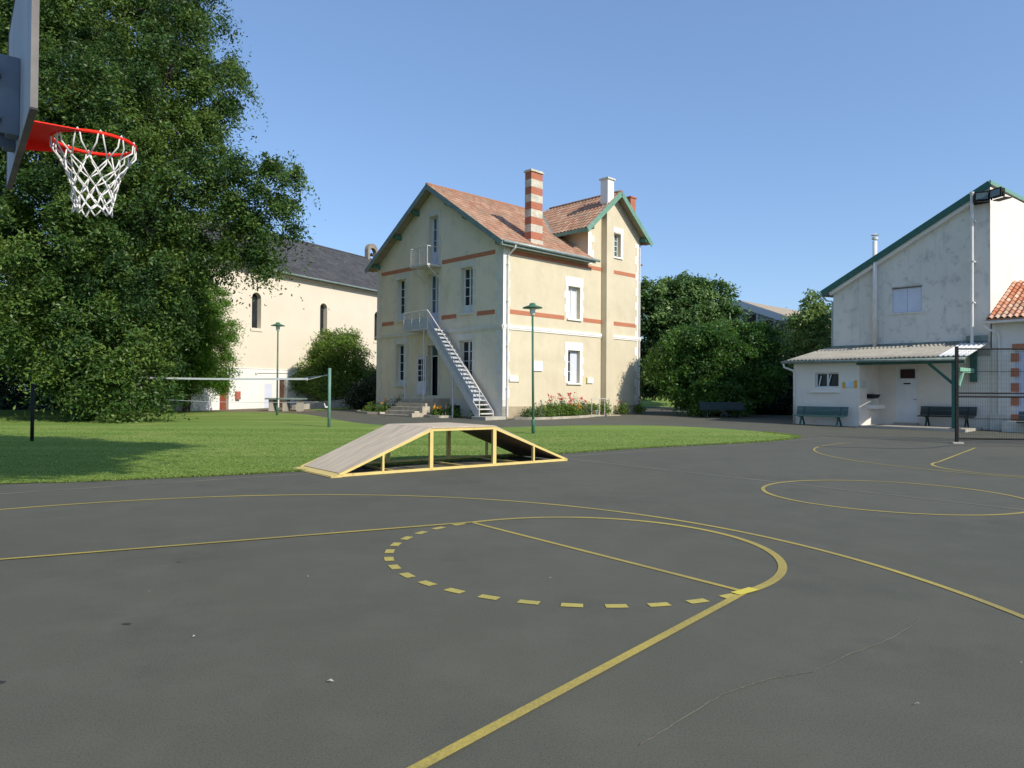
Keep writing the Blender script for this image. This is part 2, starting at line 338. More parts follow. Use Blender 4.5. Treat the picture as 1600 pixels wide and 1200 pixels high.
def empty(name, loc, rz, label, cat, group=None):
    o = bpy.data.objects.new(name, None); COL.objects.link(o); o.location = loc; o.rotation_euler = (0, 0, rz); o.empty_display_size = .2
    return tag(o, label, cat, group)
def tag(o, label, cat, group=None):
    o['label'] = label; o['category'] = cat
    if group: o['group'] = group
    return o
def structure(o): o['kind'] = 'structure'; return o
def copy_tree(o, parent=None):
    c = o.copy(); COL.objects.link(c); c.parent = parent
    for ch in list(o.children): copy_tree(ch, c)
    return c

# ---------------------------------------------------------------- terrain
def G(y): return .018*(min(max(y, 22.), 62.)-22.)
def bisect(bm):
    for yy in (22., 62.):
        bmesh.ops.bisect_plane(bm, geom=bm.verts[:]+bm.edges[:]+bm.faces[:], plane_co=(0, yy, 0), plane_no=(0, 1, 0))
def sheet(name, poly, off, m, up=0.):
    bm = bmesh.new(); f = bm.faces.new([bm.verts.new((x, y, 0)) for x, y in poly]); f.normal_update()
    if f.normal.z < 0: f.normal_flip()
    bmesh.ops.triangulate(bm, faces=bm.faces[:]); bisect(bm)
    for v in bm.verts: v.co.z = G(v.co.y)+off
    me = bpy.data.meshes.new(name); bm.to_mesh(me); bm.free(); me.materials.append(M[m])
    o = bpy.data.objects.new(name, me); COL.objects.link(o); return structure(o)

sheet('ground', [(-900, -600), (900, -600), (900, 1600), (-900, 1600)], -.02, 'field')
sheet('asphalt_yard', [(-60, -40), (60, -40), (60, 72), (-60, 72)], 0, 'asphalt')
def ragged(poly, step=.35, amp=.035, seed=3):
    rnd = random.Random(seed); out = []
    for (x0, y0), (x1, y1) in zip(poly, poly[1:]+poly[:1]):
        L_ = math.hypot(x1-x0, y1-y0); k = max(1, int(L_/step))
        for i in range(k):
            t = i/k; nx, ny = -(y1-y0)/L_, (x1-x0)/L_; a = rnd.uniform(-amp, amp) if L_ < 30 else 0
            out.append((x0+(x1-x0)*t+nx*a, y0+(y1-y0)*t+ny*a))
    return out
def smooth_poly(P, it=2):
    for _ in range(it):
        Q = []
        for a, b in zip(P, P[1:]+P[:1]):
            Q += [(a[0]*.75+b[0]*.25, a[1]*.75+b[1]*.25), (a[0]*.25+b[0]*.75, a[1]*.25+b[1]*.75)]
        P = Q
    return P
LAWN = [(-8.3, 11.6), (-6.5, 12.25), (-4.1, 13.7), (-2.6, 14.9), (-.4, 16.8), (1.4, 18.3), (3.6, 20.2), (5.8, 21.7), (8.2, 23.1), (9.7, 24.5), (10.1, 25.4), (9.9, 26.6),
        (9.0, 28.6), (6.9, 30.6), (5.2, 31.0), (3.6, 30.9), (1.6, 30.0), (-.5, 28.8), (-2.5, 28.4), (-4.7, 29.4), (-6.6, 30.9), (-8.5, 34.2), (-10.6, 38.0), (-12.6, 39.9), (-15, 40.8), (-18, 41.3), (-24, 41.3), (-46, 41), (-46, -6), (-26, -2), (-14, 8)]
LAWNS = smooth_poly(LAWN, 2)
sheet('lawn', ragged(LAWNS, .3, .045), .012, 'lawn')
sheet('earth_strip', [(-9.2, 44.6), (-11.6, 40.9), (-15.6, 41.6), (-24, 42.2), (-24, 36), (-8.3, 37)][::-1] if False else [(-24, 41.0), (-15, 40.5), (-12.2, 40.2), (-11.4, 41.6), (-12.2, 45.5), (-17.6, 45.4), (-24, 43.5)], .006, 'earth')

# ---------------------------------------------------------------- court markings
A0 = .66604; AX = (math.cos(A0), math.sin(A0)); LA = (-AX[1], AX[0]); HP = (-2.5929, 4.4282)
def ct(s, t): return (HP[0]+AX[0]*s+LA[0]*t, HP[1]+AX[1]*s+LA[1]*t)
class Lines:
    def __init__(s): s.bm = bmesh.new()
    def strip(s, pts, wd, z):
        n = len(pts); vs = []
        for i, p in enumerate(pts):
            a = pts[max(i-1, 0)]; b = pts[min(i+1, n-1)]; dx, dy = b[0]-a[0], b[1]-a[1]; L_ = math.hypot(dx, dy) or 1
            nx, ny = -dy/L_*wd/2, dx/L_*wd/2
            vs.append((s.bm.verts.new((p[0]+nx, p[1]+ny, G(p[1])+z)), s.bm.verts.new((p[0]-nx, p[1]-ny, G(p[1])+z))))
        for a, b in zip(vs, vs[1:]): s.bm.faces.new([a[1], b[1], b[0], a[0]])
    def arc(s, c, r, a0, a1, wd, z, n=90): s.strip([(c[0]+r*math.cos(a0+(a1-a0)*i/n), c[1]+r*math.sin(a0+(a1-a0)*i/n)) for i in range(n+1)], wd, z)
    def seg(s, p, q, wd, z, n=24): s.strip([(p[0]+(q[0]-p[0])*i/n, p[1]+(q[1]-p[1])*i/n) for i in range(n+1)], wd, z)
    def build(s, name, m):
        bmesh.ops.recalc_face_normals(s.bm, faces=s.bm.faces)
        for f in s.bm.faces:
            if f.normal.z < 0: f.normal_flip()
        me = bpy.data.meshes.new(name); s.bm.to_mesh(me); s.bm.free(); me.materials.append(M[m])
        o = bpy.data.objects.new(name, me); COL.objects.link(o); return structure(o)
l = Lines(); FT = 4.157; RC = 1.836; F = ct(FT, 0); PI = math.pi
l.arc(F, RC, A0-PI/2, A0+PI/2, .075, .005)
l.seg(ct(FT, RC-.04), ct(FT, -RC+.04), .055, .0045)
l.seg(ct(FT, RC), ct(-1.575, 3.07), .055, .0085)
l.seg(ct(FT, -RC), ct(-1.575, -3.07), .06, .0085)
# three point arc: hand painted, slightly flattened
tp = []
for i in range(121):
    a = -PI/2*1.02+PI*1.02*i/120
    r = 6.218+.10*math.cos(2*(a-.3))-.05
    tp.append((HP[0]+r*math.cos(A0+a), HP[1]+r*math.sin(A0+a)))
l.strip(tp, .062, .0045)
l.arc(ct(10.665, 0), RC, 0, 2*PI, .06, .005)
F2 = ct(21.33-FT, 0); H2 = ct(21.33, 0)
l.arc(F2, RC, A0+PI/2, A0+3*PI/2, .06, .005)
l.seg(ct(21.33-FT, RC), ct(21.33+1.575, 3.07), .06, .009)
l.arc(H2, 6.25, A0+PI*.47, A0+PI*1.5, .05, .0045)
l.build('court_markings', 'line')
l = Lines()
for i in range(18):
    a = A0+PI/2+PI*(i+.35)/18.2
    l.arc(F, RC, a, a+PI*.5/18.2, .085, .0045, 4)
l.build('dashed_markings', 'dash'); l = Lines()
l.strip([(F[0]+RC*math.cos(A0-PI/2-.07+.022*i), F[1]+RC*math.sin(A0-PI/2-.07+.022*i)) for i in range(7)], .09, .0125)
l.build('repainted_marking', 'bright')
l = Lines()
l.seg(ct(10.665, 7.7), ct(10.665, RC+.035), .04, .0045, 40); l.seg(ct(10.665, RC-.035), ct(10.665, -RC+.035), .04, .0045, 20); l.seg(ct(10.665, -RC-.035), ct(10.665, -7.5), .04, .0045, 20)
l.seg(ct(-3, 7.75), ct(24, 7.75), .045, .0045, 80)
l.build('sideline_markings', 'faint')
l = Lines()   # hairline crack in the foreground
rc = random.Random(9); CR = [(0.564, 3.131), (0.783, 3.358), (1.082, 3.668), (1.378, 3.86), (1.664, 3.971), (2.006, 4.248), (2.362, 4.496), (2.797, 4.91)]
cp = []
for (x0, y0), (x1, y1) in zip(CR, CR[1:]):
    for i in range(10): cp.append((x0+(x1-x0)*i/10+rc.uniform(-.004, .004), y0+(y1-y0)*i/10+rc.uniform(-.004, .004)))
l.strip(cp, .007, .0045); l.build('asphalt_crack', 'crack')
l = Lines()   # dark wavy line across the far asphalt
l.strip([(9.1, 21.3), (10.2, 20.9), (11.2, 20.6), (12.2, 21.0), (13.3, 21.9), (14.6, 22.0), (17, 21.7)], .16, .0045)
l.build('tar_seam', 'tar')

# ---------------------------------------------------------------- foliage
def foliage(name, blobs, nclump, nleaf, leaf, mtl, parent=None, seed=1, spread=.38, droop=.3, aspect=2.2, fill=.45, flat=.6, tint0=.5, inside=.7, tvar=.2, up=.55, bough=0):
    rng = np.random.default_rng(seed); B = np.array(blobs, float); c = B[:, :3]; r = B[:, 3]
    wgt = r**2; wgt /= wgt.sum(); cent = []
    while len(cent) < nclump:
        i = rng.choice(len(B), nclump, p=wgt); d = rng.normal(size=(nclump, 3)); d /= np.linalg.norm(d, axis=1)[:, None]
        f = np.where(rng.random(nclump) < fill, rng.uniform(.35, .85, nclump), rng.uniform(.85, 1.08, nclump))
        p = c[i]+d*(r[i]*f)[:, None]
        q = np.linalg.norm(p[:, None, :]-c[None], axis=2)/r[None]; q[np.arange(nclump), i] = 9
        ok = q.min(1) > inside
        ok &= p[:, 2] > .15
        for k in np.where(ok)[0]: cent.append((*p[k], *d[k], i[k]))
    C_ = np.array(cent[:nclump]); n = nclump*nleaf
    if bough:
        m_ = rng.permutation(nclump); keep = []
        for k in m_:                                     # bough centres keep their distance
            if len(keep) == 0 or np.min(np.linalg.norm(C_[keep, :3]-C_[k, :3], axis=1)) > bough: keep.append(k)
        K_ = C_[keep]; dd_ = np.linalg.norm(C_[:, None, :3]-K_[None, :, :3], axis=2); near = dd_.argmin(1)
        out_ = rng.random(nclump) < .80
        shift = (K_[near, :3]-C_[:, :3])*rng.uniform(.35, .75, nclump)[:, None]; C_[:, :3] += shift*out_[:, None]
        btint = rng.normal(0, .16, len(keep))[near]
    else: btint = 0
    # clumps of different sizes
    sz = rng.uniform(.55, 1.35, nclump)*spread
    base = np.repeat(C_[:, :3], nleaf, 0); dirn = np.repeat(C_[:, 3:6], nleaf, 0); s_ = np.repeat(sz, nleaf)
    off = rng.normal(size=(n, 3))*s_[:, None]; off[:, 2] *= flat
    rad = np.linalg.norm(off[:, :2], axis=1); off[:, 2] -= rad*rad/(s_*2.2+.01)*droop
    pos = base+off
    nrm = rng.normal(size=(n, 3))*.75+dirn*.55+np.array([0, 0, up]); nrm /= np.linalg.norm(nrm, axis=1)[:, None]
    t = rng.normal(size=(n, 3)); t[:, 2] -= .35; t -= nrm*(t*nrm).sum(1)[:, None]; t /= np.linalg.norm(t, axis=1)[:, None]
    u = np.cross(nrm, t); L_ = leaf*rng.uniform(.6, 1.35, n)
    a = pos-t*(L_*.5)[:, None]; b_ = pos+t*(L_*.5)[:, None]; m1 = pos+u*(L_/aspect*.5)[:, None]-t*(L_*.08)[:, None]; m2 = pos-u*(L_/aspect*.5)[:, None]-t*(L_*.08)[:, None]
    V = np.stack([a, m1, b_, m2], 1).reshape(-1, 3)
    tint = np.clip(np.repeat(rng.normal(tint0, tvar, nclump)+btint, nleaf)+rng.normal(0, .13, n), 0, 1)
    me = bpy.data.meshes.new(name); me.vertices.add(4*n); me.vertices.foreach_set('co', V.astype(np.float32).ravel())
    me.loops.add(4*n); me.loops.foreach_set('vertex_index', np.arange(4*n, dtype=np.int32))
    me.polygons.add(n); me.polygons.foreach_set('loop_start', np.arange(0, 4*n, 4, dtype=np.int32)); me.polygons.foreach_set('loop_total', np.full(n, 4, np.int32))
    at = me.attributes.new('tint', 'FLOAT', 'FACE'); at.data.foreach_set('value', tint.astype(np.float32))
    me.update(calc_edges=True); me.materials.append(M[mtl])
    o = bpy.data.objects.new(name, me); COL.objects.link(o)
    if parent is not None: o.parent = parent; o.matrix_parent_inverse = Matrix.Translation(-parent.location)
    return o
def limb(m, p, q, r0, r1, k=6, wob=.12, n=8, seed=0):
    rnd = random.Random(seed); p = Vector(p); q = Vector(q); L_ = (q-p).length; pts = []
    for i in range(k+1):
        t = i/k; v = p.lerp(q, t); v.z += math.sin(t*PI)*L_*.06
        if 0 < i < k: v += Vector((rnd.uniform(-1, 1), rnd.uniform(-1, 1), rnd.uniform(-.5, .5)))*wob*L_*.3
        pts.append(v)
    m.tube([tuple(v) for v in pts], [r0+(r1-r0)*i/k for i in range(k+1)], n)
def tree(name, base, top, r0, blobs, label, cat, mtl, nclump, nleaf, leaf, seed, limbs=10, group=None, first=.35, **kw):
    e = empty(name, base, 0, label, cat, group)
    m = MB(lambda x, y, z: (x-base[0], y-base[1], z-base[2]))
    tp_ = Vector(top); b = Vector(base)
    limb(m, (b.x, b.y, b.z-.2), top, r0, r0*.35, 8, .05, 12, seed)
    rnd = random.Random(seed)
    bl = sorted(blobs, key=lambda q: -q[3])[:limbs]
    for i, q in enumerate(bl):
        t = rnd.uniform(first, .95); st = b.lerp(tp_, t)
        if q[2] < st.z-1: t = max(.15, (q[2]-b.z)/(tp_.z-b.z)*.7); st = b.lerp(tp_, min(t, .9))
        limb(m, tuple(st), (q[0], q[1], q[2]+q[3]*.3), r0*.33*(1-.5*t), .03, 6, .12, 7, seed+i)
        for j in range(3):
            d = Vector((rnd.gauss(0, 1), rnd.gauss(0, 1), rnd.gauss(.2, .8))).normalized()
            limb(m, tuple(Vector(st).lerp(Vector(q[:3]), .6)), tuple(Vector(q[:3])+d*q[3]*.85), .05, .012, 4, .15, 5, seed+i*7+j)
    m.build('trunk', 'trunk', e, smooth=True)
    foliage('crown', blobs, nclump, nleaf, leaf, mtl, e, seed, **kw)
    return e

ASH = [ (-16.6,36.0,20.6,2.0), (-16.2,36.0,18.8,1.9), (-14.7,35.0,16.7,1.6), (-15.1,35.0,15.0,1.4), (-17.3,35.0,16.6,2.8), (-15.9,34.0,13.1,2.3), (-12.3,33.0,11.1,1.5), (-10.8,33.0,11.1,1.1), (-10.4,33.0,11.8,0.6), (-11.1,33.0,9.7,1.3), (-12.0,33.0,8.5,1.3), (-11.8,33.0,7.2,0.6), (-14.3,34.0,8.8,1.9), (-14.8,33.0,10.7,2.2), (-16.2,33.0,6.8,1.6), (-20.0,37.0,20.4,3.0), (-21.7,35.0,18.7,3.2), (-23.5,34.0,17.3,3.2), (-19.3,33.0,14.2,3.2), (-21.5,32.0,12.4,3.0), (-17.5,32.0,10.1,3.0), (-20.0,31.5,8.2,3.0), (-16.9,32.0,6.7,2.4), (-22.5,31.5,6.8,3.0), (-16.5,33.0,3.9,1.5), (-17.7,31.5,4.0,2.2), (-19.6,31.0,4.3,2.4), (-15.6,31.0,1.8,1.1), (-16.8,30.5,1.7,1.3), (-18.8,31.5,1.8,1.3), (-22.0,35.0,4.2,1.6), (-19.6,38.0,24.4,3.0), (-23.0,37.0,23.7,4.0), (-26.0,36.0,23.1,4.0), (-29.1,36.0,19.2,4.5), (-28.2,35.0,12.7,4.5), (-27.0,34.0,6.9,4.0), (-24.5,37.0,11.7,4.0), (-21.7,39.0,15.8,4.0), (-20.4,38.0,8.6,4.0), (-25.8,38.0,6.9,4.0) ]
tree('ash_tree', (-22, 36.5, .26), (-21, 36, 21), .55, ASH, 'huge dark green ash tree filling the left of the lawn behind the hoop', 'tree', 'ash', 7600, 92, .18, 11, 26, spread=.34, droop=1.0, aspect=2.4, fill=.32, flat=.5, tvar=.20, up=.8, bough=1.35, tint0=.55)
THUJA = [ (-17.2,40.0,6.5,1.2), (-16.6,40.0,4.8,1.2), (-16.7,40.0,3.0,1.1), (-16.2,39.5,2.0,0.6), (-18.3,41.0,5.6,1.6), (-18.6,41.0,3.4,1.6), (-17.5,40.0,7.4,0.7), (-18.7,40.0,1.9,0.9) ]
tree('thuja_tree', (-18.4, 40.6, .34), (-17.9, 40.6, 6.6), .22, THUJA, 'bright green feathery conifer against the peach chapel wall', 'tree', 'thuja', 1300, 60, .14, 12, 6, bough=.7, spread=.24, droop=.5, aspect=2.8, tint0=.6)
BUSHL = [(-12.02, 50.0, 4.48, 1.24), (-13.4, 50.0, 3.84, 1.03), (-11.28, 50.53, 3.84, 1.13), (-12.77, 50.0, 5.22, 0.52), (-14.15, 48.94, 2.46, 0.93), (-12.45, 50.0, 2.46, 1.34), (-10.96, 51.06, 2.14, 1.34), (-12.77, 48.09, 1.71, 0.62), (-10.11, 51.6, 2.56, 1.03), (-11.38, 50.0, 5.43, 0.52)]
tree('garden_bush', (-12.2, 50, .5), (-12.2, 50, 4.2), .12, BUSHL, 'rounded yellow-green bush between the chapel and the house', 'bush', 'bush', 800, 55, .16, 13, 8, spread=.28, droop=.4, tint0=.6)
SB = [(-9.3, 46.4, 1.3, 1.0), (-8.5, 46.8, 2.0, .9), (-8.9, 45.9, .9, .7), (-8.0, 45.8, 1.4, .8), (-9.9, 46.6, 1.1, .7), (-7.6, 46.4, 2.3, .7)]
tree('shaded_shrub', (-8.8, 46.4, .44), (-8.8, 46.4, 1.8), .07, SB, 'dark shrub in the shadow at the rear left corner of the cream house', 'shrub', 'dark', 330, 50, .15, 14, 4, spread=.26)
LAUREL = [ (10.0,50.0,7.6,1.9), (11.8,50.0,7.8,1.9), (13.8,50.0,7.8,1.6), (14.7,50.0,6.3,1.4), (10.2,50.0,5.3,2.0), (12.4,49.0,5.3,2.3), (10.9,50.0,8.7,0.8), (12.7,50.0,8.5,0.9), (9.8,50.0,3.1,1.7), (12.4,50.0,8.9,0.5) ]
tree('laurel_tree', (12, 50.3, .5), (11.9, 50.2, 7.4), .25, LAUREL, 'tall glossy leaved tree just right of the cream house', 'tree', 'laurel', 1400, 55, .26, 15, 9, bough=.9, spread=.28, droop=.2, tint0=.5)
ROUND = [ (9.7,41.0,3.6,1.6), (11.0,40.0,3.9,1.6), (9.7,40.5,2.3,1.4), (11.3,39.8,2.4,1.6), (13.0,40.0,3.5,1.3), (13.9,40.0,4.1,1.2), (13.9,39.7,2.5,1.1), (12.2,39.6,1.7,1.2), (10.6,39.6,1.2,.9), (13.5,40.0,4.8,0.7), (8.9,41.0,2.9,.9) ]
tree('round_shrub', (11.5, 40.4, .33), (11.5, 40.4, 3.6), .2, ROUND, 'broad rounded dense green shrub behind the bench in the shade', 'shrub', 'round', 1800, 58, .17, 16, 9, bough=.8, spread=.24, droop=.3)
DARK = [ (16.8,44.0,4.3,1.6), (18.0,44.0,4.2,1.6), (16.6,44.0,2.6,1.6), (17.4,43.5,2.2,1.8), (18.8,44.0,3.8,1.4), (15.7,42.5,1.0,1.2), (14.5,43.0,1.2,1.2), (19.8, 44.5, 3.4, 1.6), (15.4, 44, 2.4, 1.2) ]
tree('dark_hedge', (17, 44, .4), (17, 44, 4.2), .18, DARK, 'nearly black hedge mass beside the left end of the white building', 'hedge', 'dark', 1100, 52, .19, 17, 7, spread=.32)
YOUNG = [ (15.9,38.0,6.2,0.45), (15.6,38.0,5.3,0.6), (16.3,38.0,5.2,0.6), (16.1,38.0,4.1,0.7), (15.2,38.0,4.5,0.5), (15.9,38,6.8,.25), (16.4,38,5.9,.35), (15.9, 38, 3.2, .7), (15.0, 38.1, 5.4, .25) ]
tree('young_tree', (15.9, 38, .29), (15.9, 38, 6.3), .06, YOUNG, 'slender airy young tree next to the gutter of the white building', 'tree', 'young', 260, 34, .20, 18, 7, spread=.22, droop=.3, tint0=.75, fill=.3)
# hedge rows closing the view
def hedge(name, x0, x1, y0, y1, h, label, seed, n=500, z0=0, mt='dark'):
    rnd = random.Random(seed); L_ = math.hypot(x1-x0, y1-y0); k = max(2, int(L_/1.5)); bl = []
    for i in range(k+1):
        t = i/k; x = x0+(x1-x0)*t; y = y0+(y1-y0)*t
        for zz in np.arange(.5, h, 1.3): bl.append((x+rnd.uniform(-.3, .3), y+rnd.uniform(-.3, .3), G(y)+z0+zz+rnd.uniform(-.2, .5), rnd.uniform(1.1, 1.5)))
    return tree(name, ((x0+x1)/2, (y0+y1)/2, G((y0+y1)/2)), ((x0+x1)/2, (y0+y1)/2, h*.8), .12, bl, label, 'hedge', mt, n, 48, .26, seed, 5, spread=.42)
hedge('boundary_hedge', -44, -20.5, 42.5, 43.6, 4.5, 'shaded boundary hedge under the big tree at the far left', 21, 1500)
hedge('boundary_hedge', 11, 30, 66, 63, 4.0, 'far dark hedge closing the gap between house and shrubs', 22, 600, 0, 'round')

# tall tree behind the photographer whose crown shades the left of the lawn
def shadow_crown():
    tg = [(-9.6, 14.2, .9), (-11.2, 15.8, 1.5), (-11.2, 18.8, 1.0), (-12.2, 18.8, 1.7), (-13.6, 16.0, 2.2), (-14.2, 20.4, 1.6), (-17, 18, 2.8), (-12.8, 13.9, 1.7), (-16.5, 14.2, 2.6), (-20.5, 17.5, 3), (-17.5, 21.5, 1.6), (-21, 22, 2.0), (-10.2, 19.7, .6)]
    out = []
    for i, (x, y, r) in enumerate(tg):
        h = 13.2+(i % 3)*.8; t = h/S.z; out.append((x+S.x*t, y+S.y*t, h, r))
    return out
SHC = shadow_crown()
tree('shade_tree', (-1.5, -4.5, 0), (-.6, 2.5, 13), .4, SHC, 'tall tree behind the photographer that shades the lawn', 'tree', 'ash', 3400, 50, .36, 19, 9, spread=.42, fill=.6, first=.6)

# grass blades along the near lawn edge and over the lawn
def grass(name, n, seed):
    rng = np.random.default_rng(seed)
    from mathutils.geometry import intersect_point_tri_2d
    P = np.array(LAWNS)
    def inside(px, py):
        c = np.zeros(len(px), bool)
        for (x0, y0), (x1, y1) in zip(P, np.roll(P, -1, 0)):
            k = ((y0 > py) != (y1 > py)) & (px < (x1-x0)*(py-y0)/(y1-y0+1e-12)+x0); c ^= k
        return c
    # denser near the edge towards the court
    E_ = [p for p in LAWNS if -16 < p[0] < 10.2 and p[1] < 26]
    E_ = [(a, b) for a, b in zip(LAWNS, LAWNS[1:]) if -9 < a[0] < 10.3 and a[1] < 27]
    k = rng.integers(0, len(E_), n//3); t = rng.random(n//3); e = np.array(E_)
    ex = e[k, 0, 0]*(1-t)+e[k, 1, 0]*t+rng.normal(0, .05, n//3); ey = e[k, 0, 1]*(1-t)+e[k, 1, 1]*t+rng.normal(0, .05, n//3)
    px = []; py = []
    while len(px) < n-n//3:
        y = 11.4+(rng.random(n)**2.2)*16; x = y*(-.75+rng.random(n)*1.2); ok = inside(x, y); px += list(x[ok]); py += list(y[ok])
    x = np.concatenate([ex, px[:n-n//3]]); y = np.concatenate([ey, py[:n-n//3]]); n = len(x)
    z = .018*(np.clip(y, 22, 62)-22)+.008
    h = rng.uniform(.010, .028, n); h[:len(ex)] *= 1.3; wdt = rng.uniform(.006, .014, n)*(1+y/25); a = rng.random(n)*2*np.pi; ln = rng.normal(0, .022, (n, 2))
    dx, dy = np.cos(a)*wdt, np.sin(a)*wdt
    V = np.stack([np.stack([x-dx, y-dy, z], 1), np.stack([x+dx, y+dy, z], 1), np.stack([x+ln[:, 0], y+ln[:, 1], z+h], 1)], 1).reshape(-1, 3)
    me = bpy.data.meshes.new(name); me.vertices.add(3*n); me.vertices.foreach_set('co', V.astype(np.float32).ravel())
    me.loops.add(3*n); me.loops.foreach_set('vertex_index', np.arange(3*n, dtype=np.int32))
    me.polygons.add(n); me.polygons.foreach_set('loop_start', np.arange(0, 3*n, 3, dtype=np.int32)); me.polygons.foreach_set('loop_total', np.full(n, 3, np.int32))
    at = me.attributes.new('tint', 'FLOAT', 'FACE'); at.data.foreach_set('value', rng.random(n).astype(np.float32))
    me.update(calc_edges=True); me.materials.append(M['blade']); o = bpy.data.objects.new(name, me); COL.objects.link(o)
    o['kind'] = 'stuff'; o['label'] = 'short mown green grass on the lawn'; o['category'] = 'grass'
M['blade'] = leafmat('grass blades', (.14, .225, .040), (.19, .285, .055), (.28, .33, .095), .35)
grass('grass', 110000, 5)

# ---------------------------------------------------------------- walls with openings
class Fac:
    """facade coordinates: u along, d outward, z up -> thing's local coordinates"""
    def __init__(s, o, u, n): s.o = Vector(o); s.u = Vector(u); s.n = Vector(n)
    def __call__(s, u, d, z): p = s.o+s.u*u+s.n*d; return (p.x, p.y, p.z+z)
def wall(m, f, u0, u1, z0, z1, holes, depth=.28, clip=None):
    """adds a wall face with rectangular openings and their reveals; clip: function(u)->max z given as list of (u,z) outline top"""
    us = sorted({u0, u1, *[h[0] for h in holes], *[h[1] for h in holes]}); zs = sorted({z0, z1, *[h[2] for h in holes], *[h[3] for h in holes]})
    b = bmesh.new()
    for a, c in zip(us, us[1:]):
        for e, g in zip(zs, zs[1:]):
            um, zm = (a+c)/2, (e+g)/2
            if any(h[0] < um < h[1] and h[2] < zm < h[3] for h in holes): continue
            b.faces.new([b.verts.new((a, 0, e)), b.verts.new((c, 0, e)), b.verts.new((c, 0, g)), b.verts.new((a, 0, g))])
    if clip:
        for (ua, za), (ub, zb) in clip:
            nrm = Vector((-(zb-za), 0, ub-ua));
            if nrm.z < 0: nrm = -nrm
            bmesh.ops.bisect_plane(b, geom=b.verts[:]+b.edges[:]+b.faces[:], plane_co=(ua, 0, za), plane_no=nrm, clear_outer=True)
    for h in holes:
        a, c, e, g = h[:4]; dd = h[4] if len(h) > 4 else depth
        for q in (((a,0,e),(a,-dd,e),(a,-dd,g),(a,0,g)), ((c,0,e),(c,0,g),(c,-dd,g),(c,-dd,e)), ((a,0,g),(a,-dd,g),(c,-dd,g),(c,0,g)), ((a,0,e),(c,0,e),(c,-dd,e),(a,-dd,e))):
            b.faces.new([b.verts.new(p) for p in q])
    for fc in b.faces: m.bm.faces.new([m.bm.verts.new(f(*v.co)) for v in fc.verts])
    b.free()
def window(parent, f, a, c, e, g, depth, rows=3, cols=2, frame='whiteframe', glass='glass', fr=.06, label=None, name='window', solid_bottom=0.):
    m = MB(f); d0, d1 = -depth+.01, -depth+.06
    m.box(a, a+fr, d0, d1, e, g); m.box(c-fr, c, d0, d1, e, g); m.box(a+fr, c-fr, d0, d1, g-fr, g); m.box(a+fr, c-fr, d0, d1, e, e+fr)
    if solid_bottom: m.box(a+fr, c-fr, d0+.01, d1-.012, e+fr, e+solid_bottom)
    if cols == 2: um = (a+c)/2; m.box(um-fr*.7, um+fr*.7, d0, d1+.004, e+fr, g-fr)
    zb = e+max(fr, solid_bottom)
    for i in range(1, rows):
        z = zb+(g-fr-zb)*i/rows; 
        if cols == 2: um = (a+c)/2; m.box(a+fr, um-fr*.7, d0+.004, d1-.006, z-.017, z+.017); m.box(um+fr*.7, c-fr, d0+.004, d1-.006, z-.017, z+.017)
        else: m.box(a+fr, c-fr, d0+.004, d1-.006, z-.017, z+.017)
    w_ = m.build(name, frame, parent)
    if label: w_['label'] = label
    p = MB(f); p.box(a+.01, c-.01, -depth-.03, -depth+.018, e+.01, g-.01); p.build('pane', glass, w_)
    return w_
def quoin(m, f, u0, wl, ws, z0, z1, side=1, h=.42, d=.018, seed=0):
    rnd = random.Random(seed); z = z0; k = 0
    while z < z1-.05:
        hh = min(h*rnd.uniform(.85, 1.15), z1-z); w_ = wl if k % 2 else ws; w_ *= rnd.uniform(.93, 1.07)
        if side > 0: m.box(u0, u0+w_, 0, d, z, z+hh)
        else: m.box(u0-w_, u0, 0, d, z, z+hh)
        z += hh; k += 1
def surround(parent, f, a, c, e, g, mt, wd=.2, top=.32, sill=True, d=.018, seed=0):
    m = MB(f); quoin(m, f, a, wd*1.25, wd*.8, e, g, -1, .36, d, seed); quoin(m, f, c, wd*1.25, wd*.8, e, g, 1, .36, d, seed+1)
    m.box(a-wd, c+wd, 0, d+.006, g, g+top)
    o = m.build('window_surround', mt, parent)
    if sill: s = MB(f); s.box(a-.1, c+.1, -.05, .10, e-.09, e-.001); s.build('sill', mt, o)
    return o

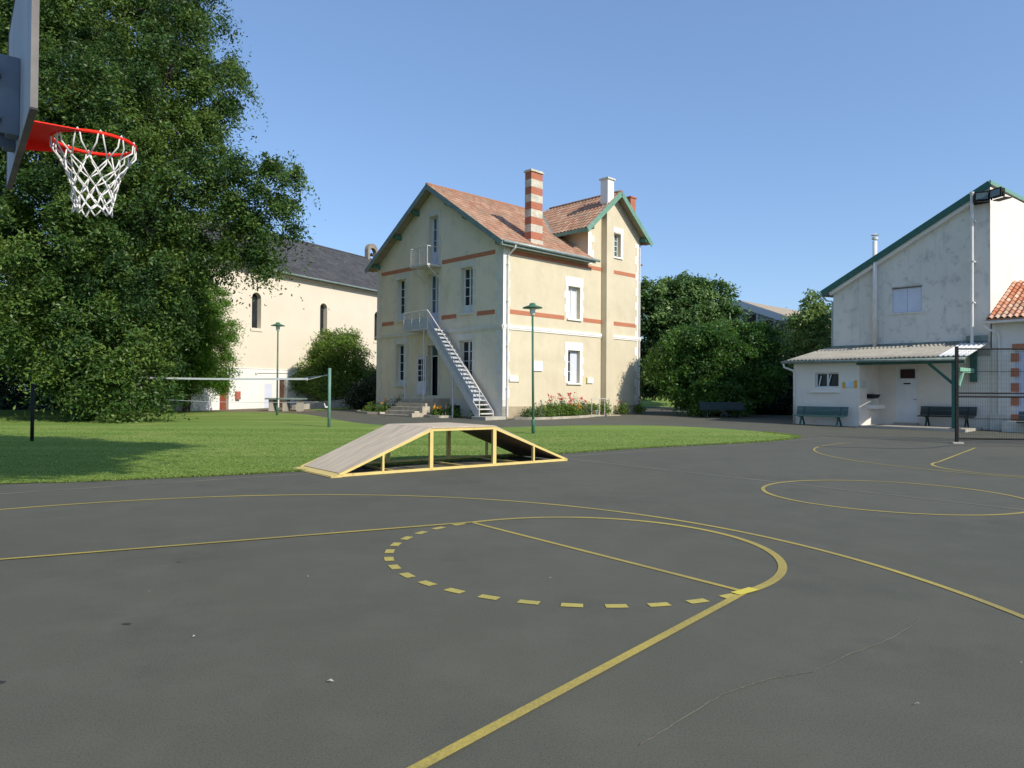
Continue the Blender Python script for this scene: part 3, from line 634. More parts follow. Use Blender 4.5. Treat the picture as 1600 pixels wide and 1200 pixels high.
def tileroof(name, parent, o, u, v, n, W_, L_, mt, period=.24, amp=.028, row=.36, step=.022, thick=.05, keep=None, seed=0, wave=True, vslope=None):
    """o corner at eave; u along the eave, v up the slope, n outward normal (unit vectors, local)"""
    o, u, v, n = Vector(o), Vector(u).normalized(), Vector(v).normalized(), Vector(n).normalized()
    nc = max(1, int(round(W_/period))); sub = 6 if wave else 1; nr = max(1, int(round(L_/row))); rng = random.Random(seed)
    pr = W_/nc; rw = L_/nr
    verts = []; faces = []; tint = []
    for r in range(nr):
        for end in (0, 1):
            for i in range(nc*sub+1):
                x = i*pr/sub; hh = amp*(.5-.5*math.cos(2*PI*i/sub)) if wave else 0
                k = step*(1-end)+hh
                verts.append(o+u*x+v*((r+end)*rw)+n*k)
        base = r*2*(nc*sub+1)
        tt = [min(1, max(0, rng.gauss(.5, .27))) for _ in range(nc)]
        for i in range(nc*sub):
            a = base+i; b = base+(nc*sub+1)+i; faces.append((a, a+1, b+1, b)); tint.append(tt[i//sub])
            if r > 0: pbase = (r-1)*2*(nc*sub+1)+(nc*sub+1); faces.append((pbase+i, pbase+i+1, a+1, a)); tint.append(tt[i//sub]*.5)
            else: pass
    nv = len(verts)
    # underside + eave edge
    q = [o-n*thick, o+u*W_-n*thick, o+u*W_+v*L_-n*thick, o+v*L_-n*thick]; verts += q
    faces.append((nv, nv+3, nv+2, nv+1)); tint.append(.3)
    verts += [o+n*step, o+u*W_+n*step, o+u*W_+v*L_, o+v*L_]; e0 = nv+4
    for a, b, c_, d in ((nv, nv+1, e0+1, e0), (nv+1, nv+2, e0+2, e0+1), (nv+2, nv+3, e0+3, e0+2), (nv+3, nv, e0, e0+3)): faces.append((a, b, c_, d)); tint.append(.4)
    me = bpy.data.meshes.new(name); me.from_pydata([tuple(p) for p in verts], [], faces)
    at = me.attributes.new('tint', 'FLOAT', 'FACE'); at.data.foreach_set('value', tint); me.materials.append(M[mt])
    ob = bpy.data.objects.new(name, me); COL.objects.link(ob); ob.parent = parent
    return ob

# ================================================================ HOUSE
HB = .807725
HC = (-.4577, 35.1534, .2368)
HW, HD = 11.15, 11.1
house = empty('house', HC, PI/2-HB, 'three storey cream rendered house with orange brick bands and tiled roof', 'house')
FR = Fac((0, 0, 0), (1, 0, 0), (0, -1, 0))      # sunlit facade (u = x)
FL = Fac((0, 0, 0), (0, 1, 0), (-1, 0, 0))      # shaded gable facade (u = y)
EZ, RZ, RY = 8.62, 12.55, 5.55                   # eave top, ridge
PT = (RZ-EZ)/(RY+.45)                             # roof pitch (eave at y=-.45)
def mainz(y): return EZ+(y+.45)*PT if y < RY else RZ-(y-RY)*PT
# openings
oL = dict(UL=(8.15, 9.05, 5.42, 7.80), UD=(5.15, 6.12, 4.78, 7.78), UR=(2.30, 3.25, 5.40, 7.78), AD=(5.18, 6.02, 8.22, 10.95), GL=(8.15, 9.10, 1.70, 4.05), GD=(5.15, 6.05, 1.12, 3.85), GR=(2.30, 3.35, 1.65, 4.00))
oR = dict(W1=(4.75, 5.72, 5.30, 7.05), W0=(4.75, 5.72, 1.85, 3.60))
WX0, WX1, WXC = 6.35, 11.15, 8.70
WEZ, WRZ = 10.28, 12.80
wp = (WRZ-WEZ)/2.95
m = MB()
wall(m, FR, 0, HW, -.5, EZ+.3, list(oR.values()), .28)
m.build('wall_sunlit', 'cream', house)['label'] = 'sunlit cream wall with two windows'
m = MB()
wall(m, FL, 0, HD, -.5, 12.6, list(oL.values()), .30, clip=[((-.45, EZ-.12), (RY, RZ-.12)), ((RY, RZ-.12), (HD+.45, EZ-.12))])
m.build('wall_gable', 'greyrender', house)['label'] = 'shaded gable wall facing the lawn'
m = MB(); wall(m, Fac((HW, 0, 0), (0, 1, 0), (1, 0, 0)), 0, HD, -.5, 12.6, [], .2, clip=[((-.45, EZ-.12), (RY, RZ-.12)), ((RY, RZ-.12), (HD+.45, EZ-.12))])
wall(m, Fac((0, HD, 0), (1, 0, 0), (0, 1, 0)), 0, HW, -.5, EZ+.1, [], .2)
m.build('wall_rear', 'greyrender', house)
# wing (raised bay on the sunlit side)
m = MB()
FW = Fac((0, 0, 0), (1, 0, 0), (0, -1, 0))
oA = (8.57, 9.27, 9.15, 10.50)
wall(m, Fac((0, -.002, 0), (1, 0, 0), (0, -1, 0)), WX0, WX1, EZ+.28, WRZ, [oA], .28, clip=[((WXC-2.95, WEZ-.1), (WXC, WRZ-.1)), ((WXC, WRZ-.1), (WXC+2.95, WEZ-.1))])
m.face([(WX0, 0, 8.5), (WX0, 0, WEZ+.3), (WX0, 4, WEZ+.3), (WX0, 4, 8.5)])
m.face([(WX1+.001, 0, 8.5), (WX1+.001, 0, WEZ+.3), (WX1+.001, 4, WEZ+.3), (WX1+.001, 4, 8.5)])
m.build('bay_wall', 'cream', house)
# plinth
m = MB(FR); m.box(-.03, HW, -.2, .035, -.5, .62); m.build('plinth', 'plinth', house)
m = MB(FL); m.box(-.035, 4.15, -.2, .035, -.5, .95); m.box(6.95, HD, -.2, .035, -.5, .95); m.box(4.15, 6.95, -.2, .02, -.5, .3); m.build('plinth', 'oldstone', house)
# basement grille
m = MB(FL); m.box(3.2, 3.9, .035, .05, .15, .62); m.build('basement_vent', 'void', house)
# string course, brick bands
m = MB(FR); m.box(.0, 7.52, 0, .07, 4.50, 4.64); m.box(.0, 7.52, 0, .045, 4.42, 4.50); m.box(8.19, HW+.05, 0, .07, 4.50, 4.64); m.box(8.19, HW+.05, 0, .045, 4.42, 4.50)
m.build('string_course', 'stone', house)
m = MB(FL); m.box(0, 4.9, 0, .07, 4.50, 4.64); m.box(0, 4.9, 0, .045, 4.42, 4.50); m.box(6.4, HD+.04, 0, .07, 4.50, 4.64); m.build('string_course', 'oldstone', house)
def band(f, segs, z0, z1, d=.012):
    for a, c in segs: m = MB(f); m.box(a, c, 0, d, z0, z1); m.build('brick_band', 'band', house)
band(FR, [(.47, 7.53), (8.18, 10.75)], 8.16, 8.37)
band(FR, [(.47, 4.45), (6.0, 7.53), (8.18, 10.75)], 5.20, 5.42)
band(FL, [(.6, 4.84), (6.38, 10.7)], 8.18, 8.40)
band(FL, [(.6, 1.95), (3.6, 4.85), (9.35, 10.7)], 5.20, 5.42)
# quoins
for f_, mt_, a_ in ((FR, 'stone', (-.018, .47, .36, .62, EZ-.05, 1, .45, .02, 1)), (FR, 'stone', (HW+.018, .50, .33, .3, WEZ-.1, -1, .45, .02, 2)), (FR, 'stone', (WX0, .48, .30, 8.45, WEZ-.05, 1, .42, .024, 3)),
                    (FL, 'oldstone', (0, .55, .36, .95, EZ-.1, 1, .45, .02, 4)), (FL, 'oldstone', (HD, .5, .34, .95, EZ-.1, -1, .45, .02, 5))):
    m = MB(f_); quoin(m, f_, *a_); m.build('quoins', mt_, house)
# flue pilaster rising into the pale chimney
m = MB(FR); m.box(7.54, 8.17, 0, .38, -.4, 12.0); m.build('flue_pilaster', 'cream', house)
m = MB(FR); m.box(7.57, 8.12, -.12, .40, 12.0, 13.32); m.build('small_chimney', 'chapelwhite', house)
m = MB(FR); m.box(7.50, 8.19, -.19, .47, 13.32, 13.41); m.build('chimney_cap', 'oldstone', house)
# windows + surrounds
surround(house, FR, *oR['W1'], 'stone', .24, .5, seed=1); w1 = window(house, FR, *oR['W1'], .28, 1, 2, 'shutter', 'shutter', label='upper window closed by a white shutter')
surround(house, FR, *oR['W0'], 'stone', .24, .42, seed=5); window(house, FR, *oR['W0'], .28, 3, 2, fr=.085)
m = MB(FR); m.box(5.24, 5.71, -.22, -.20, 1.9, 3.58); m.build('shutter', 'lav', house)
m = MB(FR); m.box(8.38, 8.57, 0, .022, 9.05, 10.55); m.box(9.27, 9.47, 0, .022, 9.05, 10.55); m.box(8.36, 9.49, 0, .028, 10.55, 10.85); o = m.build('window_surround', 'stone', house)
s = MB(FR); s.box(8.45, 9.42, -.05, .08, 9.06, 9.149); s.build('sill', 'stone', o)
window(house, FR, *oA, .28, 4, 2, 'whiteframe', 'glassgreen', fr=.06)
for k, rows in (('UL', 4), ('UR', 4), ('GL', 4), ('GR', 4)):
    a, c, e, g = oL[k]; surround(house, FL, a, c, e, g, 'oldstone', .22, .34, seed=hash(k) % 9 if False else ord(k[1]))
    window(house, FL, a, c, e, g, .30, rows, 2, glass='glass', fr=.07, solid_bottom=(.45 if k[0] == 'U' else .3))
for k in ('UD', 'AD', 'GD'):
    a, c, e, g = oL[k]; m = MB(FL); m.box(a-.18, a, 0, .018, e, g); m.box(c, c+.18, 0, .018, e, g); m.box(a-.2, c+.2, 0, .024, g, g+.25); m.build('door_surround', 'oldstone', house)
window(house, FL, 5.15, 6.12, 4.78, 7.78, .30, 3, 2, 'lav', 'glassgreen', .10, 'pale glazed balcony door on the first floor', 'door', .9)
window(house, FL, 5.18, 6.02, 8.22, 10.95, .30, 3, 2, 'lav', 'glassgreen', .09, 'pale blue attic balcony door', 'door', .8)
m = MB(FL); m.box(5.15, 6.05, -.29, -.25, 3.25, 3.31); m.box(5.15, 5.21, -.29, -.25, 1.12, 3.85); m.box(5.99, 6.05, -.29, -.25, 1.12, 3.85); o = m.build('entrance_frame', 'whiteframe', house)
m = MB(FL); m.box(5.21, 5.99, -.45, -.43, 1.12, 3.25); m.build('dark_hallway', 'void', o)
m = MB(FL); m.box(5.21, 5.99, -.285, -.27, 3.31, 3.83); m.build('pane', 'glassgreen', o)
# open white door leaf
m = MB(FL)
m.box(6.1, 6.2, .05, .09, 1.16, 3.24); m.box(6.82, 6.92, .05, .09, 1.16, 3.24); m.box(6.2, 6.82, .05, .09, 1.16, 1.9); m.box(6.2, 6.82, .05, .09, 3.12, 3.24)
for i in range(1, 4): m.box(6.2, 6.82, .055, .085, 1.9+1.22*i/4-.02, 1.9+1.22*i/4+.02)
m.box(6.49, 6.53, .055, .085, 1.9, 3.12)
o = m.build('door_leaf', 'lav', house); m = MB(FL); m.box(6.2, 6.82, .062, .075, 1.9, 3.12); m.build('pane', 'glass', o)
m = MB(FL); m.tube([(6.16, .09, 2.05), (6.16, .15, 2.05), (6.26, .15, 2.05)], .012, 6); m.build('handle', 'black', o)

# roofs
sv = Vector((0, 1, PT)).normalized(); sn = Vector((0, -PT, 1)).normalized(); LS = math.hypot(RY+.45, RZ-EZ)
rf = tileroof('roof', house, (-.55, -.45, EZ), (1, 0, 0), sv, sn, 6.35+.62, LS, 'tile', seed=1)
y1 = .2; rf2 = tileroof('roof', house, (6.42, y1, mainz(y1)), (1, 0, 0), sv, sn, HW+.55-6.42, LS-(y1+.45)/sv.y, 'tile', seed=2)
sv2 = Vector((0, -1, PT)).normalized(); sn2 = Vector((0, PT, 1)).normalized()
tileroof('roof', house, (HW+.55, HD+.45, EZ), (-1, 0, 0), sv2, sn2, HW+1.1, LS, 'tile', seed=3, wave=False)
m = MB(); m.tube([(-.57+i*.4, RY, RZ+.0+.012*(i % 2)) for i in range(31)], .10, 8); m.build('ridge_tiles', 'tile', house, smooth=True)
# wing roof
wv = Vector((1, 0, wp)).normalized(); wn = Vector((-wp, 0, 1)).normalized(); WL = math.hypot(2.95, WRZ-WEZ)
tileroof('roof', house, (WXC-2.95, RY-.1, WEZ), (0, -1, 0), wv, wn, RY-.1+.5, WL, 'tile', period=.26, amp=.045, seed=4)
wv2 = Vector((-1, 0, wp)).normalized(); wn2 = Vector((wp, 0, 1)).normalized()
tileroof('roof', house, (WXC+2.95, -.5, WEZ), (0, 1, 0), wv2, wn2, RY-.1+.5, WL, 'tile', seed=5)
m = MB(); m.tube([(WXC, -.5+i*.4, WRZ+.01*(i % 2)) for i in range(15)], .10, 8); m.build('ridge_tiles', 'tile', house, smooth=True)
# valley flashing between roofs
vy = lambda x: (WEZ+(x-(WXC-2.95))*wp-EZ)/PT-.45
m = MB(); m.beam((WXC-2.95, vy(WXC-2.95), WEZ+.05), (WXC, vy(WXC), WRZ+.04), .22, .04); m.build('valley_flashing', 'bargegrey', house)
# barge boards and soffits
def barge(parent, pts, n_, mt, h=.24, t=.035, name='bargeboard', dz=-.10):
    for p, q in zip(pts, pts[1:]):
        m = MB(); m.beam(Vector(p)+Vector((0, 0, dz)), Vector(q)+Vector((0, 0, dz)), t, h); m.build(name, mt, parent)
barge(house, [(-.57, -.47, EZ-.02), (-.57, RY, RZ-.02), (-.57, HD+.47, EZ-.02)], None, 'bargegrey', .26)
barge(house, [(WXC-2.97, -.52, WEZ-.02), (WXC, -.52, WRZ-.02), (WXC+2.97, -.52, WEZ-.02)], None, 'barge', .27, .04)
m = MB(); m.box(-.55, WX0, -.44, -.0, EZ-.16, EZ-.10); m.build('soffit', 'soffit', house)
m = MB(); m.box(-.56, WX0+.1, -.485, -.455, EZ-.22, EZ+.02); m.build('fascia', 'bargegrey', house)
m = MB(); m.tube([(-.5, -.55, EZ-.03), (WX0+.35, -.55, EZ-.06)], .075, 10); m.build('gutter', 'zinc', house, smooth=True)
m = MB(); m.box(WXC-2.99, WXC-2.955, -.5, 2.2, WEZ-.2, WEZ+.0); m.build('fascia', 'barge', house)
# soffit under the gable overhangs
for (a, b) in (((-.54, -.4, EZ-.10), (-.54, RY, RZ-.10)), ((-.54, HD+.4, EZ-.10), (-.54, RY, RZ-.10))):
    m = MB(); m.face([a, b, (0, b[1], b[2]), (0, a[1], a[2])]); m.build('soffit', 'soffit', house)
for sgn in (-1, 1):
    m = MB(); a = (WXC+sgn*2.9, -.5, WEZ-.08); b = (WXC, -.5, WRZ-.08); m.face([a, b, (b[0], 0, b[2]), (a[0], 0, a[2])]); m.build('soffit', 'soffit', house)
# green purlin corbels under the gable
for yy in (.05, 2.6, 4.1, 7.0, 8.7, 10.9):
    z = mainz(yy)-.30; m = MB(); m.prism([(0, yy-.09, z+.1), (-.5, yy-.09, z+.1), (-.42, yy-.09, z-.08), (0, yy-.09, z-.14)], (0, 0, 0), (0, 1, 0), .18); m.build('purlin_end', 'corbel', house)
for xx in (WX0-.1, WX1-.02):
    z = WEZ+(2.95-abs(xx-WXC))*wp-.32; m = MB(); m.box(xx-.08, xx+.08, -.48, 0, z-.1, z+.1); m.build('purlin_end', 'corbel', house)
# brick chimney with stone bands
def chimney(x0, x1, y0, y1, z0, z1, n, name='brick_chimney'):
    m = MB(); m.box(x0-.03, x1+.03, y0-.03, y1+.03, z0, z0+.55); b = m.build('chimney', 'chimstone', house)
    z = z0+.55; h = (z1-z0-.55)/n
    for i in range(n):
        m = MB(); e = .0 if i % 2 == 0 else .006
        m.box(x0+.0-e, x1+e, y0-e, y1+e, z, z+h); m.build('brick_course' if i % 2 == 0 else 'stone_course', 'brick' if i % 2 == 0 else 'chimstone', b); z += h
    m = MB(); m.box(x0-.06, x1+.06, y0-.06, y1+.06, z1, z1+.07); m.box(x0-.02, x1+.02, y0-.02, y1+.02, z1+.07, z1+.12); m.build('chimney_cap', 'chimstone', b)
chimney(1.95, 2.78, .05, .50, 8.6, 12.62, 9)
m = MB(); m.box(10.4, 10.9, .15, .6, 10.4, 12.92); m.box(10.35, 10.95, .10, .65, 12.92, 13.0); m.build('chimney', 'brick', house)
# downpipe at the sunlit corner
m = MB(); m.tube([(.30, -.55, EZ-.1), (.30, -.5, EZ-.25), (.24, -.12, EZ-.55), (.24, -.09, EZ-.8), (.24, -.09, .1)], .05, 10); 
for z in (1.5, 3.6, 5.8, 7.6): m.box(.17, .31, -.15, -.02, z, z+.04)
m.build('downpipe', 'pipe', house, smooth=False)
m = MB(); m.tube([(HW-.12, -.07, WEZ-.3), (HW-.12, -.07, .1)], .04, 8); m.build('downpipe', 'pipe', house)
# wall plaques
def plaque(a, c, z0, z1, lab, ends=None, name='wall_plaque', d=.05):
    m = MB(FR); m.box(a, c, .02, .02+d, z0, z1); o = m.build(name, 'signwhite', house); o['label'] = lab
    if ends: m = MB(FR); [m.box(*q, .02, .026+d, z0-.01, z1+.01) for q in ends]; m.build('coloured_end', 'signyellow', o)
plaque(2.08, 2.75, 2.42, 2.92, 'plain white square plaque on the sunlit wall')
plaque(.42, 1.02, 1.85, 2.15, 'white plaque with a yellow end by the corner', [(1.021, 1.10)])
plaque(6.35, 6.80, 1.85, 2.15, 'white plaque with a yellow end right of the window', [(6.26, 6.349)])
# external stair, landing, upper balcony
stair = empty('fire_stair', (HC[0], HC[1], HC[2]), PI/2-HB, 'white steel stair climbing the shaded gable to the first floor door', 'outdoor stair')
F2_ = FL
yb, yt, zb, zt = .42, 4.55, .17, 4.68
for dd, nm in ((1.12, 'stringer'), (.22, 'stringer')):
    m = MB(F2_); m.prism([(yb, dd, zb-.05), (yb+.30, dd, zb-.05), (yt+.1, dd, zt-.22), (yt, dd, zt+.05), (yb, dd, zb+.2)], (0, -.02, 0), (0, 1, 0), .04); m.build(nm, 'metalw', stair)
n_ = 21
for i in range(n_):
    t = (i+.5)/n_; y_ = yb+(yt-yb)*t; z_ = zb+(zt-zb)*t; m = MB(F2_); m.box(y_-.13, y_+.13, .25, 1.09, z_-.015, z_+.015); m.box(y_-.145, y_-.13, .25, 1.09, z_-.04, z_+.017); m.build('tread', 'metalw' if i < 3 else 'metalg', stair)  # sun on the lowest treads painted white, shade above painted grey
m = MB(F2_); m.prism([(yb+.75, .24, zb+.72), (yt, .24, zt-.10), (yt, 1.10, zt-.10), (yb+.75, 1.10, zb+.72)], (0, 0, -.03), (0, 0, 1), -.02); m.build('underside_plate', 'metalg', stair)
# perforated infill on the outer side
m = MB(F2_); m.prism([(yb+.45, 1.125, zb+.55), (yt, 1.125, zt+.02), (yt, 1.125, zt+.46), (yb+.45, 1.125, zb+1.0)], (0, 0, 0), (0, 1, 0), .008)
m.build('infill_panel', 'metalg', stair)
m = MB(F2_)
for i in range(3):
    k = .16+.12*i; m.tube([(yb+.45, 1.145, zb+k+.5), (yt, 1.145, zt+k-.02)], .010, 6)
m.build('infill_bars', 'metalw', stair)
for dd in (1.14,):
    m = MB(F2_); m.tube([(yb+.0, dd, zb), (yb-.0, dd, zb+1.22), (yb+.25, dd, zb+1.5), (yt-.1, dd, zt+.78), (yt+.1, dd, zt+.95)], .028, 8); m.tube([(yb+.1, dd, zb+.85), (yt, dd, zt+.45)], .018, 6)
    for t in (.3, .55, .8): y_ = yb+(yt-yb)*t; z_ = zb+(zt-zb)*t; m.tube([(y_, dd, z_), (y_, dd, z_+.98)], .018, 6)
    m.build('handrail', 'metalw', stair)
m = MB(F2_); m.box(4.5, 6.75, .03, 1.15, 4.58, 4.66); m.build('landing', 'metalw', stair)
m = MB(F2_); m.box(4.65, 6.75, 1.10, 1.13, 4.70, 5.22); m.box(6.70, 6.73, .05, 1.10, 4.70, 5.22); m.build('landing_panel', 'metalg', stair)
m = MB(F2_)
for y_ in (4.62, 5.3, 6.0, 6.74): m.tube([(y_, 1.14, 4.6), (y_, 1.14, 5.62)], .022, 6)
m.tube([(4.62, 1.14, 5.6), (6.74, 1.14, 5.6), (6.74, .06, 5.6)], .024, 8); m.tube([(4.62, 1.14, 5.35), (6.74, 1.14, 5.35), (6.74, .06, 5.35)], .012, 6)
m.build('landing_rail', 'metalw', stair)
for (y_, z0, z1, r_) in ((4.95, .85, 4.6, .045), (6.66, .85, 4.6, .03), (2.5, -.15, 2.25, .045)):
    m = MB(F2_); m.tube([(y_, 1.1, z0), (y_, 1.1, z1)], r_, 10); m.box(y_-.07, y_+.07, 1.03, 1.17, z0, z0+.03); m.build('post', 'metalw', stair)
m = MB(F2_); m.box(-.28, .75, .0, 1.35, -.2, .14); m.build('concrete_footing', 'concrete', stair, bevel=.02)
balc = empty('attic_balcony', HC, PI/2-HB, 'small white steel balcony at the attic door of the gable', 'balcony')
m = MB(F2_); m.box(4.85, 6.42, .03, 1.0, 8.04, 8.14); m.build('platform', 'metalw', balc)
m = MB(F2_)
for y_ in (4.87, 5.6, 6.40): m.tube([(y_, .98, 8.1), (y_, .98, 9.1)], .02, 6)
m.tube([(4.87, .05, 9.08), (4.87, .98, 9.08), (6.40, .98, 9.08), (6.40, .05, 9.08)], .022, 8)
m.build('railing', 'metalw', balc)
m = MB(F2_)
for i in range(1, 9): m.tube([(4.87, .98, 8.14+i*.105), (6.40, .98, 8.14+i*.105), (6.40, .06, 8.14+i*.105)], .007, 5)
for i in range(14): m.tube([(4.9+i*.11, .98, 8.14), (4.9+i*.11, .98, 9.05)], .006, 4)
m.build('mesh_infill', 'metalw', balc)
for y_ in (4.9, 6.36):
    m = MB(F2_); m.tube([(y_, .95, 8.06), (y_, .03, 7.30)], .028, 8); m.build('brace', 'metalw', balc)
# stone steps at the entrance
st = empty('stone_steps', HC, PI/2-HB, 'worn stone steps up to the open entrance door of the cream house', 'steps')
for i in range(5):
    d1 = 1.15+.34*(i if i else 0); h_ = .92-.2*i; m = MB(FL)
    m.box(4.25, 6.9, d1-.34 if i else .036, d1, -.2, h_)
    m.build('step', 'kerbstone', st, bevel=.02)
for a, z in ((4.02, .98), (6.92, .82)):
    m = MB(FL); m.box(a, a+.22, .036, 1.2, -.2, z); m.box(a, a+.22, 1.2, 1.85, -.2, z-.42); m.box(a, a+.22, 1.85, 2.5, -.2, .22); m.build('side_block', 'kerbstone', st, bevel=.02)

# ---- flower beds
def kerb(name, pts, label, mt='kerbstone', wd=.12, h=.12):
    m = MB()
    for p, q in zip(pts, pts[1:]): m.beam((p[0], p[1], G(p[1])+h/2-.03), (q[0], q[1], G(q[1])+h/2-.03), wd, h+.06)
    o = m.build(name, mt); tag(o, label, 'kerb'); return o
def HL(u, d, z=0):
    p = house_m @ Vector(z and (0, 0, 0) or (0, 0, 0)); return p
dr = Vector((math.sin(HB), math.cos(HB), 0)); dl = Vector((-math.cos(HB), math.sin(HB), 0)); HCv = Vector(HC)
def hw(x, y): p = HCv+dr*x+dl*y; return (p.x, p.y)
kerb('bed_kerb', [hw(.35, -.5), hw(.7, -1.25), hw(1.8, -1.55), hw(3.2, -1.6), hw(4.6, -1.45), hw(5.6, -1.15)], 'curved pale stone kerb of the flower bed on the sunlit side')
kerb('bed_kerb', [hw(-1.05, 2.55), hw(-1.75, 2.7), hw(-1.85, 3.3), hw(-1.7, 4.0)], 'short stone kerb of the bed between the stair post and the steps')
kerb('bed_kerb', [hw(-1.9, 7.3), hw(-2.3, 8.4), hw(-2.1, 9.8), hw(-1.4, 10.6)], 'curved kerb of the flower bed left of the stone steps')
sheet('bed_soil', [hw(.2, -.05), hw(.35, -.5), hw(.7, -1.25), hw(1.8, -1.5), hw(3.2, -1.55), hw(4.6, -1.4), hw(5.6, -1.1), hw(6, -.05)], .02, 'earth')
sheet('bed_soil', [hw(-.05, 2.5), hw(-1.05, 2.5), hw(-1.8, 2.7), hw(-1.8, 4.0), hw(-.05, 4.0)], .02, 'earth')
sheet('bed_soil', [hw(-.05, 7.2), hw(-1.9, 7.3), hw(-2.3, 8.4), hw(-2.1, 9.8), hw(-1.4, 10.6), hw(-.05, 10.6)], .02, 'earth')
def plant(name, x, y, h, r, label, mt='plant', n=40, leaf=.14, flowers=None, seed=0, group=None, nf=8):
    z = G(y); e = empty(name, (x, y, z), 0, label, 'plant', group); rnd = random.Random(seed)
    m = MB()
    tips = []
    for i in range(9):
        a = rnd.uniform(0, 2*PI); rr = r*rnd.uniform(.1, .8); t = (math.cos(a)*rr, math.sin(a)*rr, h*rnd.uniform(.75, 1.05)); m.tube([(0, 0, -.02), (t[0]*.5, t[1]*.5, t[2]*.6), t], .008, 4); tips.append(t)
    m.build('stem', 'plant', e)
    foliage('leaves', [(x, y, z+h*.45, r), (x+r*.3, y, z+h*.3, r*.8), (x-r*.4, y, z+h*.35, r*.8)], n, 14, leaf, mt, e, seed, spread=r*.35, inside=.3, tint0=.6, aspect=3)
    if flowers: foliage('flowers', [(x+t[0], y+t[1], z+t[2]+.03, .12) for t in tips[:nf]], nf, 9, .075, flowers, e, seed+1, spread=.04, inside=0, aspect=1.3)
    return e
P_ = [(1.0, -.75, .55, .30, 'plant', None, 'low pale green leafy plant nearest the sunlit corner'), (1.6, -.9, .8, .34, 'plant', None, 'spiky pale green plant beside the lamp post at the flower bed'),
      (2.3, -.95, .75, .36, 'bush', None, 'bright green mound in the flower bed'), (2.9, -.7, 1.1, .4, 'bush', 'redflower', 'plant with dark red blooms, left in the sunlit flower bed'),
      (3.35, -.95, 1.25, .34, 'bush', 'redflower', 'tallest red flowering plant in the middle of the sunlit bed'), (3.75, -1.0, .95, .34, 'bush', 'pinkflower', 'plant with bright pink blooms in the sunlit bed'),
      (4.1, -1.1, .6, .3, 'bush', 'orangeflower', 'low plant with orange blooms in front of the pink one'), (4.35, -.7, 1.15, .36, 'bush', 'redflower', 'red flowering plant below the ground floor window'),
      (4.9, -.85, .9, .4, 'plant', 'redflower', 'grey green plant with a few red blooms right of the window'), (5.5, -.6, .75, .36, 'plant', None, 'grey leafy plant at the right end of the sunlit bed')]
for i, (a, b, h, r, mt, fl, lab) in enumerate(P_):
    x, y = hw(a, b); plant('flower_plant', x, y, h, r, lab, mt, 60, .13, fl, 40+i, 'plants in the sunlit flower bed')
for i, (a, b, h, r, mt, fl, lab) in enumerate([(-1.3, 3.5, .5, .26, 'bush', 'orangeflower', 'small plant with orange blooms beside the stone steps'), (-.8, 2.9, .7, .34, 'bush', None, 'dark green plant between the steps and the stair post'),
      (-1.5, 8.0, .7, .34, 'bush', 'orangeflower', 'plant with orange blooms left of the stone steps'), (-1.5, 9.2, .6, .4, 'bush', None, 'leafy plant at the left corner of the house'), (-.7, 7.7, 1.2, .45, 'plant', None, 'tall arching plant under the left ground floor window'), (-.5, 1.2, .8, .3, 'bush', None, 'dark green plant behind the foot of the stair')]):
    x, y = hw(a, b); plant('flower_plant', x, y, h, r, lab, mt, 60, .13, fl, 60+i)
# barrier by the basement steps, pots
bx, by = hw(6.3, -1.0)
gb = empty('metal_barrier', (bx, by, G(by)), PI/2-HB, 'low grey tubular barrier beside the flower pots', 'barrier')
m = MB(); m.tube([(-.75, 0, 0), (-.75, 0, .95), (.75, 0, .95), (.75, 0, 0)], .022, 8); m.tube([(-.1, 0, 0), (-.1, 0, .95)], .022, 8); m.tube([(.35, 0, 0), (.35, 0, .95)], .022, 8)
m.build('rail', 'metalw', gb); m = MB(); m.box(-1.0, .2, -.12, .45, 0, .07); m.box(.3, 1.5, -.2, .4, 0, .05); m.build('stone_slab', 'kerbstone', gb)
for i, (a, b, mt, lab) in enumerate([(5.9, -.75, 'pot', 'terracotta pot with a red plant at the left of the barrier'), (6.35, -.55, 'bluepot', 'light blue tub behind the tubular barrier'), (5.65, -.5, 'signwhite', 'white pot next to the terracotta pot')]):
    x, y = hw(a, b); e = empty('flower_pot', (x, y, G(y)), 0, lab, 'pot'); m = MB(); m.lathe([(.12, 0), (.17, .26), (.19, .27), (.19, .31), (.155, .31), (.15, .27)], (0, 0, 0), 14); m.build('pot_body', mt, e, smooth=True)
    foliage('leaves', [(x, y, G(y)+.48, .22)], 16, 12, .12, 'bush', e, 80+i, spread=.1, inside=0)
x, y = hw(7.0, -.75); plant('climbing_plant', x, y, 1.0, .35, 'scrubby plant growing by the barrier at the house wall', 'bush', 60, .12, None, 90)
for i, (a, b) in enumerate([(8.9, -.5), (10.6, -.45)]):
    x, y = hw(a, b); plant('small_shrub', x, y, .9, .28, ['thin shrub against the shaded end of the sunlit wall', 'thin shrub at the far right corner of the house'][i], 'bush', 40, .12, 'redflower', 95+i, nf=3)

